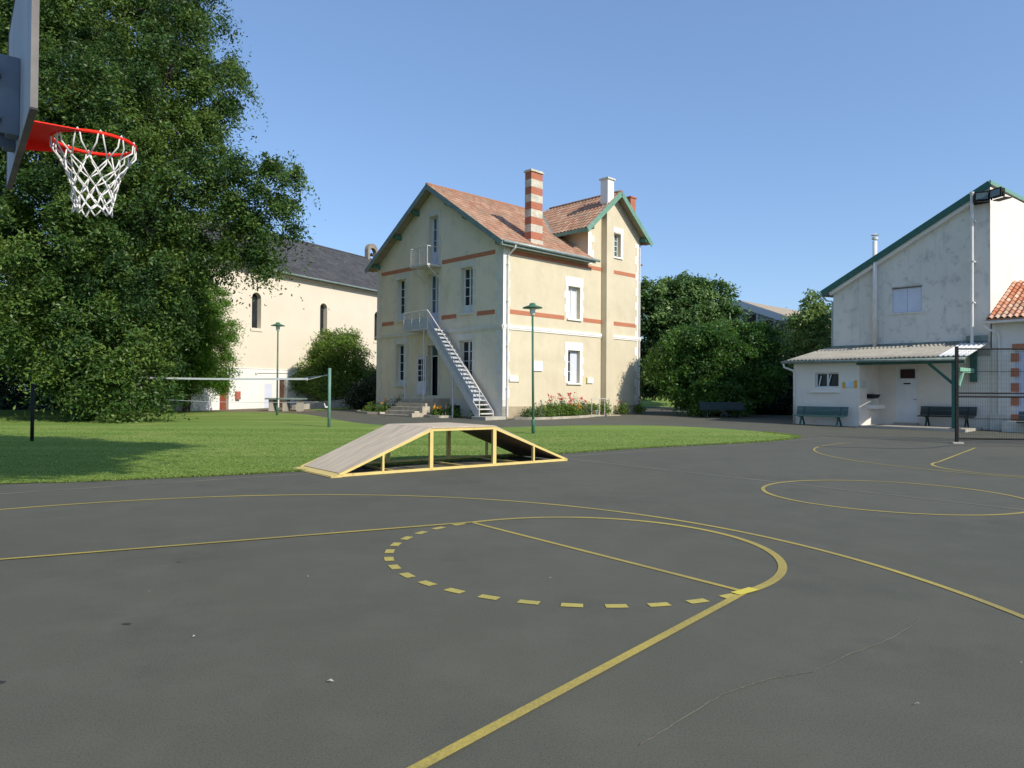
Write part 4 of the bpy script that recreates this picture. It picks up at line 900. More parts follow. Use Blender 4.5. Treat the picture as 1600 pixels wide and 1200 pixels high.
# ================================================================ CHAPEL
CT = R(29); CK = (-17.3419, 43.8216, .39)
chap = empty('chapel', CK, PI/2-CT, 'long peach rendered chapel with slate roof and narrow arched windows', 'chapel')
FC = Fac((0, 0, 0), (1, 0, 0), (0, -1, 0))   # u along wall, d toward us
CS0, CS1, CEZ, CRZ, CRD = -3.0, 21, 9.02, 12.95, 6.0
wins = [(2.15, .37), (8.13, .35), (14.0, .35), (20, .3)]
def arch_wall(f, u0, u1, z0, z1, ws, depth):
    """wall with arched openings, face strips around each"""
    m = MB(f); us = [u0]
    for c, r_ in sorted(ws):
        if c-r_ > u0 and c+r_ < u1: us += [c-r_, c+r_]
    us.append(u1)
    for i in range(0, len(us), 2): m.face([(us[i], 0, z0), (us[i+1], 0, z0), (us[i+1], 0, z1), (us[i], 0, z1)])
    for c, r_ in sorted(ws):
        if not (c-r_ > u0 and c+r_ < u1): continue
        zb_, zs = 5.15, 7.05; m.face([(c-r_, 0, z0), (c+r_, 0, z0), (c+r_, 0, zb_), (c-r_, 0, zb_)])
        n = 12; A = [(c-r_*math.cos(PI*i/n), zs+r_*math.sin(PI*i/n)) for i in range(n+1)]
        for (a, b), (a2, b2) in zip(A, A[1:]): m.face([(a, 0, b), (a2, 0, b2), (a2, 0, z1), (a, 0, z1)]); m.face([(a, 0, b), (a, -depth, b), (a2, -depth, b2), (a2, 0, b2)])
        for x_ in (c-r_, c+r_): m.face([(x_, 0, zb_), (x_, 0, zs), (x_, -depth, zs), (x_, -depth, zb_)])
        m.face([(c-r_, 0, zb_), (c+r_, 0, zb_), (c+r_, -depth, zb_-.0), (c-r_, -depth, zb_)])
    return m
m = arch_wall(FC, CS0, CS1, 2.58, CEZ, wins, .38); m.build('wall', 'chapel', chap, recalc=False)
D1 = (-.56, .10, -.3, 2.05); D2 = (4.12, 4.74, -.3, 2.0)
m = MB(); wall(m, FC, CS0, CS1, -.8, 2.575, [D1, D2, (2.88, 3.5, -.3, 1.62, .02)], .3); m.build('base_wall', 'chapelwhite', chap)
m = MB(FC); m.box(CS0, CS1, 0, .025, 2.55, 2.60); m.build('string_line', 'chapelwhite', chap)
m = MB(FC); m.face([(CS1, 0, -.8), (CS1, 0, CEZ), (CS1, -CRD, CRZ), (CS1, -2*CRD, CEZ), (CS1, -2*CRD, -.8)]); m.face([(CS0, 0, -.8), (CS0, 0, CEZ), (CS0, -CRD, CRZ), (CS0, -2*CRD, CEZ), (CS0, -2*CRD, -.8)]); m.face([(CS0, -2*CRD, -.8), (CS1, -2*CRD, -.8), (CS1, -2*CRD, CEZ), (CS0, -2*CRD, CEZ)]); m.build('end_walls', 'chapel', chap)
for c, r_ in wins:
    m = MB(FC); n = 14
    A = [(c-r_-.0, 5.0)]+[(c-r_*math.cos(PI*i/n), 7.05+r_*math.sin(PI*i/n)) for i in range(n+1)]+[(c+r_, 5.0)]
    m.prism([(a, -.40, b) for a, b in A], (0, 0, 0), (0, 1, 0), .06); w_ = m.build('window', 'glass', chap)
    m = MB(FC); B_ = [(c-(r_+.10)*math.cos(PI*i/n), 7.05+(r_+.10)*math.sin(PI*i/n)) for i in range(n+1)]; A2 = A[1:-1]
    pts = [(c-r_-.1, 5.0)]+B_+[(c+r_+.1, 5.0)]; inn = [(c-r_, 5.0)]+A2+[(c+r_, 5.0)]
    for i in range(len(pts)-1):
        a, b, c2, d = pts[i], pts[i+1], inn[i+1], inn[i]; m.prism([(a[0], 0, a[1]), (b[0], 0, b[1]), (c2[0], 0, c2[1]), (d[0], 0, d[1])], (0, 0, 0), (0, 1, 0), .012)
    m.box(c-r_-.12, c+r_+.12, 0, .05, 4.95, 5.13)
    m.build('window_surround', 'chapel', w_)
# splayed sill
m = MB(); sl_ = math.hypot(CRD+.35, CRZ-CEZ+.2)
m = MB(FC); m.prism([(CS0-.2, .35, CEZ-.2+.02), (CS0-.2, -CRD, CRZ), (CS0-.2, -2*CRD-.35, CEZ-.2), (CS0-.2, -2*CRD-.35, CEZ-.1), (CS0-.2, -CRD, CRZ+.12), (CS0-.2, .38, CEZ-.08)], (0, 0, 0), (1, 0, 0), CS1-CS0+.4); m.build('roof', 'slate', chap)
m = MB(FC); m.box(CS0, CS1, 0, .22, CEZ-.22, CEZ-.05); m.build('cornice', 'oldstone', chap)
m = MB(FC); m.tube([(CS0-.2, .44, CEZ-.1), (CS1+.2, .44, CEZ-.1)], .07, 8); m.build('gutter', 'bargegrey', chap)
m = MB(FC); m.tube([(CS0-.2, -CRD, CRZ+.12), (CS1+.2, -CRD, CRZ+.12)], .09, 8); m.build('ridge', 'slate', chap)
m = MB(FC); m.box(D1[0], D1[1], -.28, -.23, -.3, 2.05); m.build('door', 'reddoor', chap)['label'] = 'red brown door under the conifer'
m = MB(FC); m.box(D2[0], D2[1], -.28, -.23, -.3, 2.0); m.build('door', 'wooddark', chap)['label'] = 'dark arched door behind the stone table'
m = MB(FC); m.box(2.88, 3.5, -.015, -.005, -.3, 1.62); m.build('door', 'lav', chap)['label'] = 'pale grey flush metal door'  # flat pale grey rectangle set flush in the base wall
m = MB(FC); m.box(.56, .86, 0, .16, .62, 1.12); m.build('letter_box', 'redbox', chap)
m = MB(FC); m.tube([(2.2, .04, 2.3), (5.2, .04, 2.38)], .02, 6); m.box(2.1, 2.24, 0, .06, 2.2, 2.34); m.build('cable_run', 'oldstone', chap)
# bell cote
m = MB(FC); bs = 20.3; n = 10
bs = 20.35; out = [(bs-.68, 12.6)]+[(bs-.68*math.cos(PI*i/n), 13.85+.6*math.sin(PI*i/n)) for i in range(n+1)]+[(bs+.68, 12.6)]
inn = [(bs-.42, 12.6)]+[(bs-.42*math.cos(PI*i/n), 13.7+.36*math.sin(PI*i/n)) for i in range(n+1)]+[(bs+.42, 12.6)]
for i in range(len(out)-1): m.prism([(out[i][0], -CRD+.2, out[i][1]), (out[i+1][0], -CRD+.2, out[i+1][1]), (inn[i+1][0], -CRD+.2, inn[i+1][1]), (inn[i][0], -CRD+.2, inn[i][1])], (0, 0, 0), (0, 1, 0), -.4)
bc = m.build('bell_cote', 'oldbell', chap)
m = MB(FC); m.lathe([(.16, 0), (.13, .1), (.09, .25), (.03, .3)], (bs, -CRD, 13.35), 12); m.build('bell', 'black', bc)

# stone wall ramp beside the chapel
m = MB()
for (p, q, h0, h1) in (((-13.4, 44.2), (-10.6, 51), .28, .62),):
    a0, b0 = Vector((*p, G(p[1]))), Vector((*q, G(q[1]))); sd = Vector((.9, -.37, 0))*.16
    c = [a0-sd, a0+sd, b0+sd, b0-sd]; t = [c[0]+Vector((0,0,h0)), c[1]+Vector((0,0,h0)), c[2]+Vector((0,0,h1)), c[3]+Vector((0,0,h1))]
    c = [v-Vector((0,0,.2)) for v in c]; vs = [m.bm.verts.new(v) for v in c+t]
    for f in ((0,3,2,1),(4,5,6,7),(0,1,5,4),(1,2,6,5),(2,3,7,6),(3,0,4,7)): m.bm.faces.new([vs[i] for i in f])
tag(m.build('retaining_wall', 'concrete'), 'low pale wall rising beside the path below the round bush', 'wall')
sheet('grass_verge', [(-12.6, 44.3), (-10.2, 50.6), (-8.6, 50.2), (-9.8, 46.5), (-11.4, 43.2)], .02, 'lawn')
# grassy bank in the gap right of the house
m = MB(); 
m.prism([(8, 52.5, .4), (8, 57, 1.25), (8, 62, 1.3), (8, 62, .4)], (0, 0, 0), (1, 0, 0), 12)
o = m.build('grass_bank', 'lawn'); structure(o)

# ================================================================ RIGHT BUILDING
PB = R(46); BK = (12.9366, 33.0165, .16)
bld = empty('annexe_building', BK, -PB, 'grimy grey white two storey building with a lean-to porch', 'building')
# local: x = to the right along the wall, y = away from the camera (−n), z up
FB = Fac((0, 0, 0), (1, 0, 0), (0, -1, 0))
SB_ = 2.3; RWX = 2.88; XR = 7.2; X0 = .86
FU = Fac((0, SB_, 0), (1, 0, 0), (0, -1, 0))
oS = (3.46, 4.66, 5.04, 6.14)
m = MB(); wall(m, FU, X0, XR, 3.0, 10.0, [oS], .14, clip=[((X0-.4, 6.38), (XR+.2, 10.1))]); m.build('upper_wall', 'grime', bld)['label'] = 'stained grey shaded upper wall'
m = MB(); m.face([(XR, SB_, -.3), (XR, SB_, 9.96), (XR, SB_+12, 10.95), (XR, SB_+12, -.3)]); m.build('side_wall', 'whiterender', bld)['label'] = 'sunlit white right side wall'
m = MB(); m.face([(X0, SB_, -.3), (X0, SB_, 6.6), (X0, SB_+12, 7.4), (X0, SB_+12, -.3)]); m.face([(X0, SB_+12, -.3), (XR, SB_+12, -.3), (XR, SB_+12, 10.9), (X0, SB_+12, 7.4)]); m.build('rear_wall', 'grime', bld)
# monopitch roof with green rake board
def q4(m, pts, t=.1):
    A = [Vector(p) for p in pts]; vs = [m.bm.verts.new(p) for p in A]+[m.bm.verts.new(p+Vector((0, 0, t))) for p in A]
    for f in ((0,3,2,1),(4,5,6,7),(0,1,5,4),(1,2,6,5),(2,3,7,6),(3,0,4,7)): m.bm.faces.new([vs[i] for i in f])
sl_r = (10.0-6.42)/(XR-X0)
def rz(x): return 6.42+(x-X0)*sl_r
m = MB(); q4(m, [(X0-.42, SB_-.22, rz(X0-.42)-.02), (XR+.06, SB_-.22, rz(XR+.06)-.02), (XR+.06, SB_+12, rz(XR)+1.0), (X0-.42, SB_+12, rz(X0-.42)+.9)], .1); m.build('roof', 'fibro', bld)
m = MB(); m.beam((X0-.45, SB_-.25, rz(X0-.45)+.02), (XR+.05, SB_-.25, rz(XR+.05)+.02), .05, .26); m.build('rake_board', 'postgreen', bld)
m = MB(); m.beam((X0-.1, SB_-.1, rz(X0-.1)-.22), (XR-.5, SB_-.1, rz(XR-.5)-.22), .2, .16); m.build('rake_soffit', 'whiterender', bld)
m = MB(); m.beam((XR+.05, SB_-.25, 10.10), (XR+.05, SB_+12, 11.02), .05, .16); m.build('eave_board', 'barge', bld)
m = MB(); m.tube([(X0-.5, SB_-.2, rz(X0-.45)-.05), (X0-.5, SB_+8, rz(X0-.45)+.5)], .07, 8); m.tube([(X0-.48, SB_-.1, 6.1), (X0-.3, SB_-.05, 5.85), (X0-.06, SB_+.05, 5.8), (X0-.06, SB_+.05, 3.3)], .045, 8); m.build('downpipe', 'zinc', bld)
# shuttered window
m = MB(FU); 
for i in range(2): m.box(oS[0]+.004+i*.60, oS[0]+.592+i*.60, -.11, -.07, oS[2]+.02, oS[3]-.02)
w_ = m.build('shutter', 'lav', bld); m = MB(FU); m.box(oS[0]-.1, oS[1]+.1, 0, .05, oS[2]-.07, oS[2]); m.build('sill', 'grime', bld)
m = MB(FU); m.box(oS[0], oS[1], -.15, -.12, oS[2], oS[3]); m.build('shutter_backing', 'void', bld)
m = MB(FU); m.box(oS[0]-.02, oS[1]+.02, -.1, .02, oS[3], oS[3]+.05); m.build('lintel', 'fibro', bld)
m = MB(FU); m.box(3.98, 4.18, 0, .02, 4.42, 4.54); m.build('air_vent', 'oldstone', bld)
# chimney pipes
m = MB(FU); m.tube([(2.78, .16, 3.3), (2.78, .16, 8.35)], .095, 14); m.build('flue_pipe', 'pipe', bld, smooth=True)
m = MB(FU); m.lathe([(.05, 0), (.13, .02), (.13, .12), (.05, .13)], (2.78, .16, 8.40), 14); m.lathe([(.18, 0), (.02, .08)], (2.78, .16, 8.62), 14); m.tube([(2.70, .16, 8.5), (2.70, .16, 8.63)], .01, 4); m.tube([(2.86, .16, 8.5), (2.86, .16, 8.63)], .01, 4); m.build('flue_cowl', 'pipe', bld)
m = MB(FU); m.tube([(6.62, .30, 3.5), (6.62, .30, 9.72)], .06, 12); m.tube([(6.62, .30, 9.72), (6.62, .30, 9.8)], .09, 12)
for z in (5.2, 6.9, 8.6): m.box(6.54, 6.70, 0, .37, z, z+.05)
m.build('vent_pipe', 'pipe', bld)
# floodlights
for i, (x_, d_, rz_) in enumerate(((6.95, .25, .35), (7.55, .42, -.5))):
    fl = empty('floodlight', tuple(bld.location), 0, ['left floodlight on the roof corner of the white building', 'right floodlight jutting past the roof corner of the white building'][i], 'floodlight', 'floodlights on the roof corner')
    c = Vector(FU(x_, d_, 9.55)); c = Matrix.Rotation(-PB, 3, 'Z') @ c; fl.location = Vector(BK)+c; fl.rotation_euler = (0, 0, -PB+rz_)
    m = MB(); m.box(-.24, .24, -.10, .10, -.16, .16); m.box(-.27, .27, -.13, -.10, -.19, .19); m.build('housing', 'black', fl, bevel=.012)
    m = MB(); m.box(-.21, .21, -.137, -.131, -.13, .13); m.build('lens', 'glassgreen', fl)
    m = MB(); m.box(-.28, .28, .08, .40, -.24, -.20); m.box(-.28, -.26, -.03, .03, -.22, .02); m.box(.26, .28, -.03, .03, -.22, .02); m.build('bracket', 'black', fl)
# lean-to: room + porch
oW = (.98, 2.02, 1.70, 2.36)
m = MB(); wall(m, FB, 0, RWX, -.3, 2.86, [oW], .2); m.face([(0, 0, -.3), (0, 0, 2.86), (0, SB_, 3.5), (0, SB_, -.3)]); m.face([(RWX, 0, -.3), (RWX, 0, 2.86), (RWX, SB_, 3.5), (RWX, SB_, -.3)])
m.build('room_wall', 'whiterender', bld)
m = MB(); wall(m, FU, RWX, XR+.1, -.3, 3.3, [(3.62, 4.50, .18, 2.62, .06)], .06); m.face([(0, SB_+.001, -.3), (RWX, SB_+.001, -.3), (RWX, SB_+.001, 3.3), (0, SB_+.001, 3.3)]); m.build('porch_back_wall', 'whiterender', bld)
m = MB(FU); m.box(3.62, 4.50, -.06, -.02, .18, 2.62); d_ = m.build('door', 'shutter', bld); m = MB(FU); m.box(3.80, 4.38, -.02, .03, 2.12, 2.52); m.build('louvre', 'darkred', d_)
m = MB(FU); m.box(3.92, 4.20, -.02, -.005, 1.86, 1.92); m.build('letter_slot', 'black', d_); m = MB(FU); m.tube([(4.42, -.02, 1.2), (4.42, .05, 1.2), (4.34, .05, 1.2)], .012, 6); m.build('handle', 'black', d_)
m = MB(FU); m.box(3.58, 4.54, 0, .25, .06, .17); m.build('door_step', 'concrete', bld)
w_ = window(bld, FB, *oW, .2, 1, 2, 'whiteframe', 'glass', .055); 
m = MB(FB); m.tube([(1.12, -.10, 1.76), (1.22, -.10, 2.22)], .022, 6); m.tube([(1.52, -.10, 1.76), (1.66, -.10, 2.28)], .022, 6); m.build('casement_stay', 'whiteframe', w_)
m = MB(FB); m.box(.78, 2.08, 0, .10, 1.47, 1.56); m.build('sill', 'chapelwhite', bld)
m = MB(FB); m.box(2.32, 2.68, .003, .03, 1.70, 1.96); o = m.build('wall_plaque', 'signblue', bld); m = MB(FB); m.box(2.20, 2.32, .003, .034, 1.68, 1.93); m.box(2.68, 2.80, .003, .034, 1.68, 2.0); m.build('coloured_end', 'signorange', o)
FS = Fac((RWX, 0, 0), (0, 1, 0), (1, 0, 0))
m = MB(FS); m.box(.12, .62, .003, .08, 1.68, 1.98); m.build('meter_box', 'signgreen', bld)
# washbasin in the porch
wb = MB(FS); wb.box(.9, 1.9, .003, .42, .78, .86); wb.box(.9, .96, .003, .42, .86, .94); wb.box(1.84, 1.9, .003, .42, .86, .94); wb.box(.96, 1.84, .38, .42, .86, .94)
o = tag(wb.build('washbasin', 'chapelwhite', None), 'white wash trough on the porch side wall', 'basin'); o.location = BK; o.rotation_euler = (0, 0, -PB)
wb = MB(FS); wb.prism([(.9, .003, 1.42), (.9, .28, 1.40), (.9, .18, 1.24), (.9, .003, 1.22)], (0, 0, 0), (1, 0, 0), .85)
o = tag(wb.build('hose_reel', 'black', None), 'black wall mounted holder above the wash trough', 'holder'); o.location = BK; o.rotation_euler = (0, 0, -PB)
# porch slab, post, brackets
m = MB(); m.box(RWX+.01, 6.9, -.12, SB_-.005, -.25, .07); m.build('porch_slab', 'concrete', bld, bevel=.015)
m = MB(FB); m.box(6.40, 6.60, -.16, .04, .07, 2.72); m.build('porch_post', 'postgreen', bld)
m = MB(FB); m.box(6.34, 6.66, -.22, .10, -.1, .10); m.build('post_base', 'darkred', bld)
m = MB(); q4(m, [(RWX-.1, -.02, 2.66), (6.85, -.02, 2.66), (6.85, .10, 2.66), (RWX-.1, .10, 2.66)], .14); m.build('porch_beam', 'postgreen', bld)
m = MB(FB); m.beam((5.55, -.06, 2.68), (6.42, -.06, 1.85), .08, .10); m.build('brace', 'postgreen', bld)
m = MB(); m.beam((6.62, .12, 2.40), (6.62, SB_-.1, 2.40), .09, .18); m.build('tie_beam', 'bracketgreen', bld)
m = MB(); m.beam((6.62, 0, 2.70), (6.62, SB_-.05, 3.38), .09, .14); m.build('rafter', 'bracketgreen', bld)
m = MB(); m.beam((6.62, .1, 1.75), (6.62, .75, 2.36), .07, .09); m.build('brace', 'bracketgreen', bld)
m = MB(); m.box(6.50, 6.74, SB_-.16, SB_-.01, 1.95, 3.2); m.build('wall_post', 'postgreen', bld)
# corrugated roof (modelled)
def corr(name, x0, x1, xb0, xb1, mt, seed):
    n = int((x1-x0)/.0295); me_v = []; me_f = []; y0_, y1_, za, zb_ = -.34, SB_-.002, 2.93, 3.60; rows = 4
    for j in range(rows+1):
        t = j/rows
        for i in range(n+1):
            s_ = i/n; x = (x0+(x1-x0)*s_)*(1-t)+(xb0+(xb1-xb0)*s_)*t; ph = (x0+(x1-x0)*s_)/.177*2*PI
            me_v.append((x, y0_+(y1_-y0_)*t, za+(zb_-za)*t+.028*math.cos(ph)+.006*math.sin(x*3+seed)))
    for j in range(rows):
        for i in range(n): a = j*(n+1)+i; me_f.append((a, a+1, a+n+2, a+n+1))
    me = bpy.data.meshes.new(name); me.from_pydata(me_v, [], me_f); me.materials.append(M[mt]); me.polygons.foreach_set('use_smooth', [True]*len(me_f))
    o = bpy.data.objects.new(name, me); COL.objects.link(o); o.parent = bld; sm = o.modifiers.new('t', 'SOLIDIFY'); sm.thickness = .012; return o
corr('porch_roof', -.30, 5.9, .50, 6.1, 'fibro', 0)
corr('porch_roof', 5.93, 7.05, 6.13, 7.18, 'fibrolit', 2)['label'] = 'paler newer end of the corrugated porch roof'
m = MB(); m.tube([(-.40, -.40, 2.84), (6.95, -.40, 2.80)], .065, 10); m.build('gutter', 'bargegrey', bld, smooth=True)
m = MB(); m.tube([(-.30, -.40, 2.78), (-.28, -.36, 2.62), (.02, -.12, 2.48), (.06, -.08, 2.35), (.06, -.08, .02)], .045, 10); m.build('downpipe', 'pipe', bld, smooth=True)
m = MB(FU); m.box(X0, 6.9, 0, .03, 3.56, 3.68); m.build('flashing', 'bargegrey', bld)
m = MB(FU); m.box(6.35, 7.1, .0, .12, 3.62, 3.86); m.build('lead_apron', 'bargegrey', bld)
# annexe with canal tiles
anx = empty('tiled_annexe', BK, -PB, 'low white outbuilding with canal tile roof at the right edge', 'building')
AY = SB_-.05; FA = Fac((7.26, AY, 0), (1, 0, 0), (0, -1, 0))
oD = (.78, 3.0, 0, 3.18)
m = MB(); wall(m, FA, 0, 6.2, -.3, 4.42, [oD], .12); m.face([(7.26, AY, -.3), (7.26, AY, 4.42), (7.26, AY+4.2, 6.3), (7.26, AY+4.2, -.3)]); m.build('wall', 'whiterender', anx)
m = MB(FA); m.box(.78, 3.0, -.12, -.08, 0, 3.18); m.build('blue_white_door', 'lav', anx)
m = MB(FA); m.box(.70, 3.2, 0, .03, 3.22, 3.46)
m.build('brick_lintel', 'band', anx)
for z in (.30, 1.0, 1.55, 2.15, 2.75): m = MB(FA); m.box(.66, .92, 0, .03, z, z+.34); m.build('brick_jamb', 'band', anx)
av = Vector((0, 4.2, 1.9)).normalized(); an = Vector((0, -1.9, 4.2)).normalized()
tileroof('roof', anx, (7.16, AY-.42, 4.46), (1, 0, 0), av, an, 6.4, 4.9, 'canal', period=.21, amp=.085, row=.40, step=.03, thick=.06, seed=8)
m = MB(FA); m.box(-.08, 6.2, 0, .38, 4.34, 4.42); m.build('eave_soffit', 'bargegrey', anx)
m = MB(FA); m.tube([(-.25, .42, 4.36), (6.3, .42, 4.36)], .06, 10); m.tube([(-.16, .40, 4.30), (-.10, .38, 4.12), (.22, .10, 3.92), (.26, .07, 3.75), (.26, .07, .55), (.20, .07, .1)], .045, 10); m.build('gutter', 'pipe', anx, smooth=True)
m = MB(FA); m.box(.5, 3.4, .25, .75, -.05, .0+.38); m.box(-.05, .45, .02, .12, -.05, .62); m.build('low_ledge', 'oldstone', anx)

# far gabled hall behind the shrubs
hall = empty('far_hall', (19.1, 60, .7), R(43), 'distant blue grey gabled hall with tan roof above the shrubs', 'building')
m = MB(); m.face([(0, -6, -1), (0, -6, 6.2), (0, 0, 8.5), (0, 6, 6.2), (0, 6, -1)]); m.face([(0, -6, -1), (0, -6, 6.2), (16, -6, 6.2), (16, -6, -1)]); m.face([(0, 6, -1), (0, 6, 6.2), (16, 6, 6.2), (16, 6, -1)]); m.face([(16, -6, -1), (16, -6, 6.2), (16, 0, 8.5), (16, 6, 6.2), (16, 6, -1)]); m.build('wall', 'farwall', hall)
m = MB(); m.prism([(-.4, -6.5, 6.0), (-.4, 0, 8.52), (-.4, 6.5, 6.0), (-.4, 6.5, 6.15), (-.4, 0, 8.68), (-.4, -6.5, 6.15)], (0, 0, 0), (1, 0, 0), 17); m.build('roof', 'farroof', hall)
for s_ in (-1, 1): m = MB(); m.beam((-.43, s_*6.5, 5.85), (-.43, 0, 8.37), .05, .5); m.build('fascia', 'farfascia', hall)
m = MB()
for y_ in (-4.6, -3, -1.5, 0, 1.5, 3, 4.6): m.box(-.06, 0, y_-.09, y_+.09, 2.5, 8.1-abs(y_)*.38)
m.build('mullion', 'farfascia', hall)
for i, y_ in enumerate((-3.8, -2.25, -.75, .75, 2.25, 3.8)):
    m = MB(); m.box(-.03, 0, y_-.58, y_+.58, 3.0, 7.7-abs(y_)*.38); m.build('window', 'glass', hall)

# ================================================================ STREET FURNITURE
def lamp(x, y, h, label, lean=0., shade=True):
    e = empty('lamp_post', (x, y, G(y)), 0, label, 'lamp post', 'green lamp posts round the lawn'); e.rotation_euler = (0, lean, 0)
    m = MB(); m.tube([(0, 0, -.1), (0, 0, h-.42)], .048, 14, r2=.036); m.lathe([(.062, -.05), (.062, .5), (.05, .53)], (0, 0, 0), 14); m.build('pole', 'lampgreen', e, smooth=True)
    m = MB(); m.lathe([(.045, 0), (.09, .06), (.11, .28), (.10, .30)], (0, 0, h-.44), 14); m.build('lantern', 'whiteframe', e, smooth=True)
    m = MB(); m.lathe([(.36, 0), (.35, .03), (.12, .11), (.10, .17), (.05, .19)], (0, 0, h-.17), 24); m.build('lamp_shade', 'lampgreen', e, smooth=True)
    return e
lamp(.77, 25.67, 4.66, 'green lamp post in front of the cream house beside the flower bed', -.012)
lamp(-12.2, 37.38, 4.82, 'green lamp post in front of the peach chapel')
# bare post on the lawn, its shade put into the black colour
e = empty('bare_post', (-14.09, 21.14, 0), 0, 'dark bare steel post on the shaded part of the lawn', 'post')
m = MB(); m.tube([(0, 0, -.1), (0, 0, 1.65)], .05, 12); m.build('pole', 'black', e, smooth=True); m = MB(); m.lathe([(.055, 0), (.055, .03), (.02, .06)], (0, 0, 1.65), 12); m.build('cap', 'black', e)
# volleyball net
nx0, ny0 = -7.19, 28.32; nx1, ny1 = -16.7, 31.8
def ngp(t, z): x = nx0+(nx1-nx0)*t; y = ny0+(ny1-ny0)*t; return (x, y, G(y)+z)
for i, t in enumerate((0, 1)):
    p = ngp(t, 0); e = empty('net_post', p, 0, ['grey green net post standing alone on the lawn edge', 'net post hidden among the low branches of the big tree'][i], 'post', 'volleyball net posts')
    m = MB(); m.tube([(0, 0, -.1), (0, 0, 2.34)], .06, 12); m.build('pole', 'postgrey', e, smooth=True)
    m = MB(); m.box(-.16, -.05, -.03, .03, .78, .84); m.tube([(-.16, 0, .84), (-.2, 0, .95)], .02, 6); m.build('winch', 'chapelwhite', e)
M['zinc']  # posts weathered grey green
net = empty('volleyball_net', ngp(.5, 0), 0, 'white tape and cords of a slack volleyball net across the lawn', 'net')
off_ = Vector(ngp(.5, 0)); fn_ = lambda x, y, z: (x-off_.x, y-off_.y, z-off_.z)
def sag(t, z, a): return ngp(t, z-a*4*t*(1-t))
m = MB(fn_)
ts = [.10+.86*i/30 for i in range(31)]
for a, b in zip(ts, ts[1:]):
    p, q = sag(a, 1.93, .05), sag(b, 1.93, .05); m.beam(p, q, .012, .075)
m.build('top_tape', 'cord', net)
m = MB(fn_); m.tube([ngp(.005, 2.08), sag(.06, 1.97, .03), sag(.10, 1.90, .05), sag(.105, 1.85, .05)], .012, 6); m.tube([sag(i/20, 1.02, .10) for i in range(1, 21)], .008, 6); m.tube([sag(.96, 1.95, .05), ngp(1, 2.05)], .01, 5); m.build('cord', 'cord', net)
m = MB(fn_); m.tube([ngp(.005, 2.06), sag(.05, 2.02, .03), sag(.12, 1.97, .05)], .018, 6); m.build('blue_cord', 'galv', net)
# concrete table
tt = empty('concrete_table', (-13.3, 42.4, G(42.4)), R(4), 'dark topped concrete table in front of the chapel', 'table')
m = MB(); m.box(-1.1, 1.1, -.6, .6, .68, .77); m.build('tabletop', 'bargegrey', tt, bevel=.015)
for x_ in (-.8, 0, .8): m = MB(); m.box(x_-.12, x_+.12, -.4, .4, 0, .68); m.build('leg', 'concrete', tt)

# bench
def bench(loc, rz, L_, label, mt, group='green slatted benches'):
    e = empty('park_bench', loc, rz, label, 'bench', group)
    def sheetp(prof, th, name):
        m = MB(); n = len(prof)
        k = 0
        for i in range(n-1):
            p, q = prof[i], prof[i+1]
            for j in range(4):
                t0, t1 = j/4+.03, (j+1)/4-.03; a = (p[0]+(q[0]-p[0])*t0, p[1]+(q[1]-p[1])*t0); b = (p[0]+(q[0]-p[0])*t1, p[1]+(q[1]-p[1])*t1)
                dx, dz = b[0]-a[0], b[1]-a[1]; l_ = math.hypot(dx, dz); nx_, nz_ = -dz/l_*th, dx/l_*th
                m.prism([(-L_/2, a[0], a[1]), (-L_/2, b[0], b[1]), (-L_/2, b[0]+nx_, b[1]+nz_), (-L_/2, a[0]+nx_, a[1]+nz_)], (0, 0, 0), (1, 0, 0), L_)
        return m.build(name, mt, e)
    sheetp([(-.30, .40), (-.12, .44), (.10, .42)], .02, 'seat')
    sheetp([(.14, .46), (.20, .62), (.26, .84)], .02, 'backrest')
    for s_ in (-1, 1):
        x_ = s_*(L_/2-.32)
        m = MB(); m.beam((x_, -.22, .02), (x_, -.05, .40), .05, .06, (1, 0, 0)); m.tube([(x_, -.26, .02), (x_, -.18, .02)], .035, 6); m.build('leg', mt, e)
        m = MB(); m.beam((x_, .26, .02), (x_, .02, .40), .05, .06, (1, 0, 0)); m.tube([(x_, .22, .02), (x_, .30, .02)], .035, 6); m.build('leg', mt, e)
        m = MB(); m.beam((x_, -.28, .385), (x_, .12, .40), .05, .04, (1, 0, 0)); m.beam((x_, .12, .38), (x_, .285, .82), .05, .04, (1, 0, 0)); m.build('support_bracket', mt, e)
    return e
def bw(x, y, z=0): c = Matrix.Rotation(-PB, 3, 'Z') @ Vector((x, y, z)); return (BK[0]+c.x, BK[1]+c.y, G(BK[1]+c.y)+z)
b1 = bench(bw(1.42, -.50), -PB, 2.25, 'teal green bench against the white wall under the small window', 'benchgreen')
p = bw(5.72, SB_-.42); bench((p[0], p[1], BK[2]+.07), -PB, 2.1, 'almost black bench inside the porch behind the green post', 'benchdark')
bench((11.0, 37.5, G(37.5)), R(-4), 2.3, 'shadowed dark green bench in front of the round shrub', 'benchdark')
bench(bw(9.4, SB_-.95), -PB, 2.2, 'dark bench behind the black fence at the right edge', 'benchdark')

